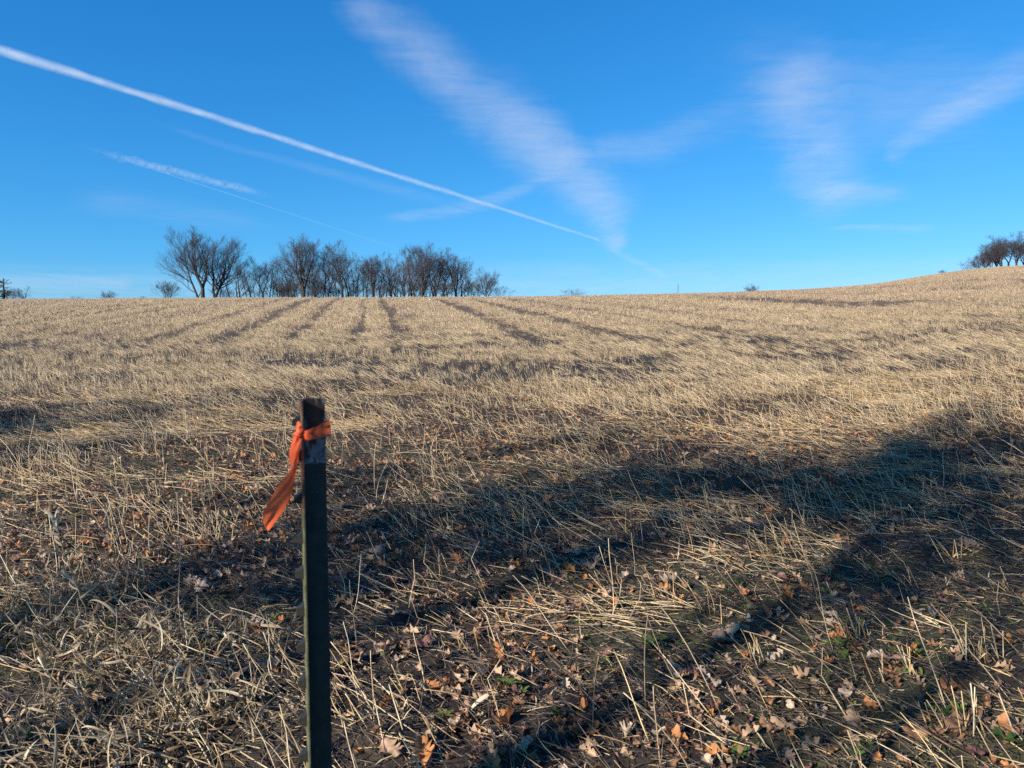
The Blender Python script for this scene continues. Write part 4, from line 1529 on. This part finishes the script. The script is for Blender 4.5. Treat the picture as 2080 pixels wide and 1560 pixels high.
def cloud_mat(name, amount, kind, nscale=(1, 1, 1), n_lo=.35, n_hi=.75, n_size=.0006):
    m = bpy.data.materials.new(name)
    m.use_nodes = True
    nt = m.node_tree
    nt.nodes.remove(nt.nodes['Principled BSDF'])
    out = nt.nodes['Material Output']
    df, tr, tp = nt.nodes.new('ShaderNodeBsdfDiffuse'), nt.nodes.new('ShaderNodeBsdfTranslucent'), nt.nodes.new('ShaderNodeBsdfTransparent')
    for q in (df, tr):
        q.inputs['Color'].default_value = (.88, .95, 1.0, 1)
    ad = nt.nodes.new('ShaderNodeMixShader')
    ad.inputs[0].default_value = .5
    nt.links.new(df.outputs[0], ad.inputs[1])
    nt.links.new(tr.outputs[0], ad.inputs[2])
    tc = nt.nodes.new('ShaderNodeTexCoord')
    mp = nt.nodes.new('ShaderNodeMapping')
    mp.inputs['Scale'].default_value = nscale
    nt.links.new(attr(nt, 'flow').outputs['Vector'], mp.inputs['Vector'])
    n = noise(nt, n_size, 7, .62, vec=mp.outputs[0], dist=.4)
    e = attr(nt, 'edge').outputs['Fac']
    if kind == 'tube':
        a = ramp(nt, n, [(n_lo, (0, 0, 0)), (n_hi, (1, 1, 1))])
        a = math_n(nt, 'MULTIPLY', a, math_n(nt, 'MULTIPLY', e, amount), True)
    else:
        # fine fibres drawn across the broad patches; noise eats into the edges
        mf = nt.nodes.new('ShaderNodeMapping')
        mf.inputs['Rotation'].default_value = (0, 0, math.radians(-18))
        mf.inputs['Scale'].default_value = (.30, .75, 1)
        nt.links.new(attr(nt, 'flow').outputs['Vector'], mf.inputs['Vector'])
        nf = noise(nt, .0013, 8, .7, vec=mf.outputs[0], dist=.8)
        mixn = math_n(nt, 'ADD', math_n(nt, 'MULTIPLY', n, 1.7), math_n(nt, 'MULTIPLY', nf, .9))
        v_ = math_n(nt, 'SUBTRACT', math_n(nt, 'ADD', mixn, math_n(nt, 'MULTIPLY', e, .70)), 1.42)
        a = ramp(nt, v_, [(.0, (0, 0, 0)), (.35, (.32, .32, .32)), (.95, (1, 1, 1))])
        a = math_n(nt, 'MULTIPLY', a, math_n(nt, 'MULTIPLY', math_n(nt, 'POWER', e, .8), amount), True)
    if kind == 'tube':
        lw = nt.nodes.new('ShaderNodeLayerWeight')
        lw.inputs['Blend'].default_value = .5
        fc = math_n(nt, 'SUBTRACT', 1.0, lw.outputs['Facing'])
        a = math_n(nt, 'MULTIPLY', a, math_n(nt, 'POWER', fc, 1.1), True)
    mx = nt.nodes.new('ShaderNodeMixShader')
    nt.links.new(a, mx.inputs[0])
    nt.links.new(tp.outputs[0], mx.inputs[1])
    nt.links.new(ad.outputs[0], mx.inputs[2])
    nt.links.new(mx.outputs[0], out.inputs['Surface'])
    return m


def sky_pt(px, row, alt):
    s = row_slope(row)
    y = (alt - EYE) / s
    return Vector((px_ratio(px, row) * y, y, alt))


def set_attr(o, name, vals, typ='FLOAT'):
    a = o.data.attributes.new(name, typ, 'POINT')
    a.data.foreach_set('value' if typ == 'FLOAT' else 'vector', np.asarray(vals, np.float32).ravel())


def contrail(p0, p1, alt, width, mat, label, fade=(.05, .05), seed=0, wob=.25, n=260):
    a, c = sky_pt(*p0, alt), sky_pt(*p1, alt)
    L = (c - a).length
    d = (c - a).normalized()
    side = d.cross(Vector((0, 0, 1))).normalized()
    v, f, edge, flow = [], [], [], []
    m = 16
    tt = np.linspace(0, 1, n)
    w1 = 1 + wob * 2 * (fbm(tt * 40, tt * 0, 200 + seed, 4) - .5)
    w2 = (fbm(tt * 14, tt * 0 + 3, 220 + seed, 3) - .5) * width * .5
    for k in range(n):
        t = float(tt[k])
        p = a.lerp(c, t) + side * float(w2[k])
        r = width * .5 * float(w1[k])
        e = float(smooth(0, fade[0], t) * (1 - smooth(1 - fade[1], 1, t)))
        for q in range(m):
            th = 2 * PI * q / m
            v.append(p + side * (math.cos(th) * r) + Vector((0, 0, math.sin(th) * r * .8)))
            edge.append(e)
            flow.append((t * L, math.cos(th) * r, math.sin(th) * r))
    for k in range(n - 1):
        for q in range(m):
            q2 = (q + 1) % m
            f.append((k * m + q, k * m + q2, (k + 1) * m + q2, (k + 1) * m + q))
    o = mesh_obj('contrail', v, f, mat)
    set_attr(o, 'edge', edge)
    set_attr(o, 'flow', flow, 'FLOAT_VECTOR')
    tag(o, label, 'contrail', 'contrails')
    return o


def cirrus(path, alt, mat, label, name='cirrus_cloud', fade=.15, seed=0, soft=1.4):
    """path: (px, row, half width in px) along the cloud; a thin gently billowing sheet at its altitude"""
    n, m = 70, 18
    ks = np.linspace(0, len(path) - 1, n)
    P = np.array(path, float)
    px = np.interp(ks, range(len(path)), P[:, 0])
    rw = np.interp(ks, range(len(path)), P[:, 1])
    hw = np.interp(ks, range(len(path)), P[:, 2])
    for arr in (px, rw, hw):
        kk = np.ones(7) / 7
        arr[:] = np.convolve(np.pad(arr, 3, 'edge'), kk, 'valid')
    dx, dy = np.gradient(px), np.gradient(rw)
    ln = np.hypot(dx, dy)
    nx, ny = -dy / ln, dx / ln
    v, f, edge, flow = [], [], [], []
    for k in range(n):
        t = k / (n - 1)
        for q in range(m):
            w = 2 * q / (m - 1) - 1
            p = sky_pt(px[k] + nx[k] * hw[k] * w, min(rw[k] + ny[k] * hw[k] * w, 668), alt)
            p.z += 120 * (float(fbm(np.array([t * 1.2 + seed]), np.array([w * .6]), 240 + seed, 1)[0]) - .5)
            v.append(p)
            edge.append(max(0, 1 - w * w) ** soft * float(smooth(0, fade, t) * (1 - smooth(1 - fade, 1, t))))
            flow.append((p.x, p.y, p.z))
    for k in range(n - 1):
        for q in range(m - 1):
            o_ = k * m + q
            f.append((o_, o_ + 1, o_ + m + 1, o_ + m))
    o = mesh_obj(name, v, f, mat)
    set_attr(o, 'edge', edge)
    set_attr(o, 'flow', flow, 'FLOAT_VECTOR')
    tag(o, label, 'cloud', 'high thin clouds')
    return o


C_MAIN = cloud_mat('contrail_ice', .52, 'tube', (.6, 1.6, 1.6), .18, .7, .0016)
C_FAINT = cloud_mat('faint_contrail_ice', .25, 'tube', (.5, 1.5, 1.5), .15, .75, .0012)
C_THIN = cloud_mat('thin_contrail_ice', .22, 'tube', (1, 2, 2), .2, .6, .003)
C_VEIL = cloud_mat('cirrus_ice', .34, 'sheet', (1.5, .55, 1), .22, .85, .00016)
C_SOFT = cloud_mat('soft_cirrus_ice', .22, 'sheet', (1.2, .6, 1), .25, .75, .00012)
C_WISP = cloud_mat('wispy_cirrus_ice', .24, 'sheet', (1, .9, 1), .30, .72, .00022)

C_DIM = cloud_mat('dim_cirrus_ice', .11, 'sheet', (1, .8, 1), .30, .72, .00018)

contrail((-60, 82), (1222, 489), 9600, 440, C_MAIN, 'long bright white contrail slanting down across the whole left sky', (.02, .02), 1)
contrail((165, 300), (560, 400), 9400, 620, C_FAINT, 'short faint contrail below the long bright one', (.35, .30), 2, .4)
contrail((60, 262), (830, 512), 9200, 60, C_THIN, 'hair thin contrail running down behind the copse', (.3, .15), 3, .2)
contrail((1020, 583), (1075, 612), 9300, 420, C_FAINT, 'bit of contrail low in the sky past the low round tree', (.3, .05), 4, .3, 60)
cirrus([(640, -60, 70), (800, 60, 90), (930, 180, 95), (1060, 270, 100), (1160, 340, 95), (1220, 420, 85), (1250, 490, 45), (1265, 520, 20)], 8600, C_VEIL, 'wide diagonal cirrus band running down the middle of the sky', seed=1, fade=.10)
cirrus([(930, 120, 90), (1050, 230, 100), (1150, 330, 90), (1250, 420, 100), (1300, 470, 60)], 8500, C_SOFT, 'soft veil along the wide diagonal cirrus band', seed=2, fade=.25)
cirrus([(1080, 345, 30), (1180, 310, 45), (1330, 300, 60), (1480, 240, 70), (1600, 190, 60)], 8450, C_SOFT, 'faint veil linking the diagonal band to the round cirrus patch', seed=3, fade=.25)
cirrus([(1550, 70, 100), (1610, 150, 150), (1640, 240, 140), (1660, 320, 110), (1700, 390, 120), (1740, 470, 80)], 8400, C_VEIL, 'rounded cirrus patch trailing downward in the upper sky', seed=4, fade=.22)
cirrus([(1380, 130, 130), (1600, 180, 190), (1850, 200, 200), (2200, 150, 190)], 8300, C_SOFT, 'broad thin veil over the rounded cirrus patch', seed=5, fade=.3)
cirrus([(2260, 60, 70), (2090, 140, 75), (1960, 210, 60), (1850, 280, 40), (1780, 340, 25)], 8350, C_VEIL, 'slanting cirrus streak entering from the side of the view', seed=6, fade=.12)
cirrus([(1520, 380, 22), (1650, 385, 40), (1780, 395, 40), (1900, 380, 22)], 8250, C_WISP, 'level cirrus wisps under the rounded patch', seed=7, fade=.3)
cirrus([(1640, 470, 8), (1740, 462, 12), (1850, 465, 16), (1930, 462, 10)], 8200, C_WISP, 'small bright wisp low over the hill', seed=8, fade=.25)
cirrus([(740, 450, 10), (860, 436, 22), (980, 415, 26), (1090, 372, 24), (1180, 345, 14)], 8550, C_WISP, 'level wisp crossing under the long bright contrail', seed=9, fade=.2)
cirrus([(240, 215, 10), (420, 285, 14), (650, 345, 18), (850, 400, 26), (1000, 430, 18)], 9300, C_DIM, 'soft fringe sagging below the long bright contrail', seed=10, fade=.3)
cirrus([(1225, 500, 10), (1290, 530, 14), (1370, 570, 10)], 9000, C_WISP, 'faint smear where the long contrail fades out low down', seed=11, fade=.2)
cirrus([(-80, 575, 26), (120, 572, 28), (300, 575, 26)], 7000, C_SOFT, 'pale level cloud bank low over the pine', seed=12, fade=.15)
cirrus([(80, 400, 40), (240, 410, 50), (430, 440, 40), (620, 470, 30)], 8000, C_DIM, 'very faint level veil over the copse', seed=13, fade=.3)
cirrus([(-200, 585, 60), (400, 588, 60), (1000, 585, 60), (1600, 570, 55), (2300, 540, 50)], 6500, C_SOFT, 'thin pale haze veil added along the whole skyline to lighten the low sky', seed=14, fade=.05, soft=.8)  # added haze sheet rather than cirrus: pales the sky along the horizon
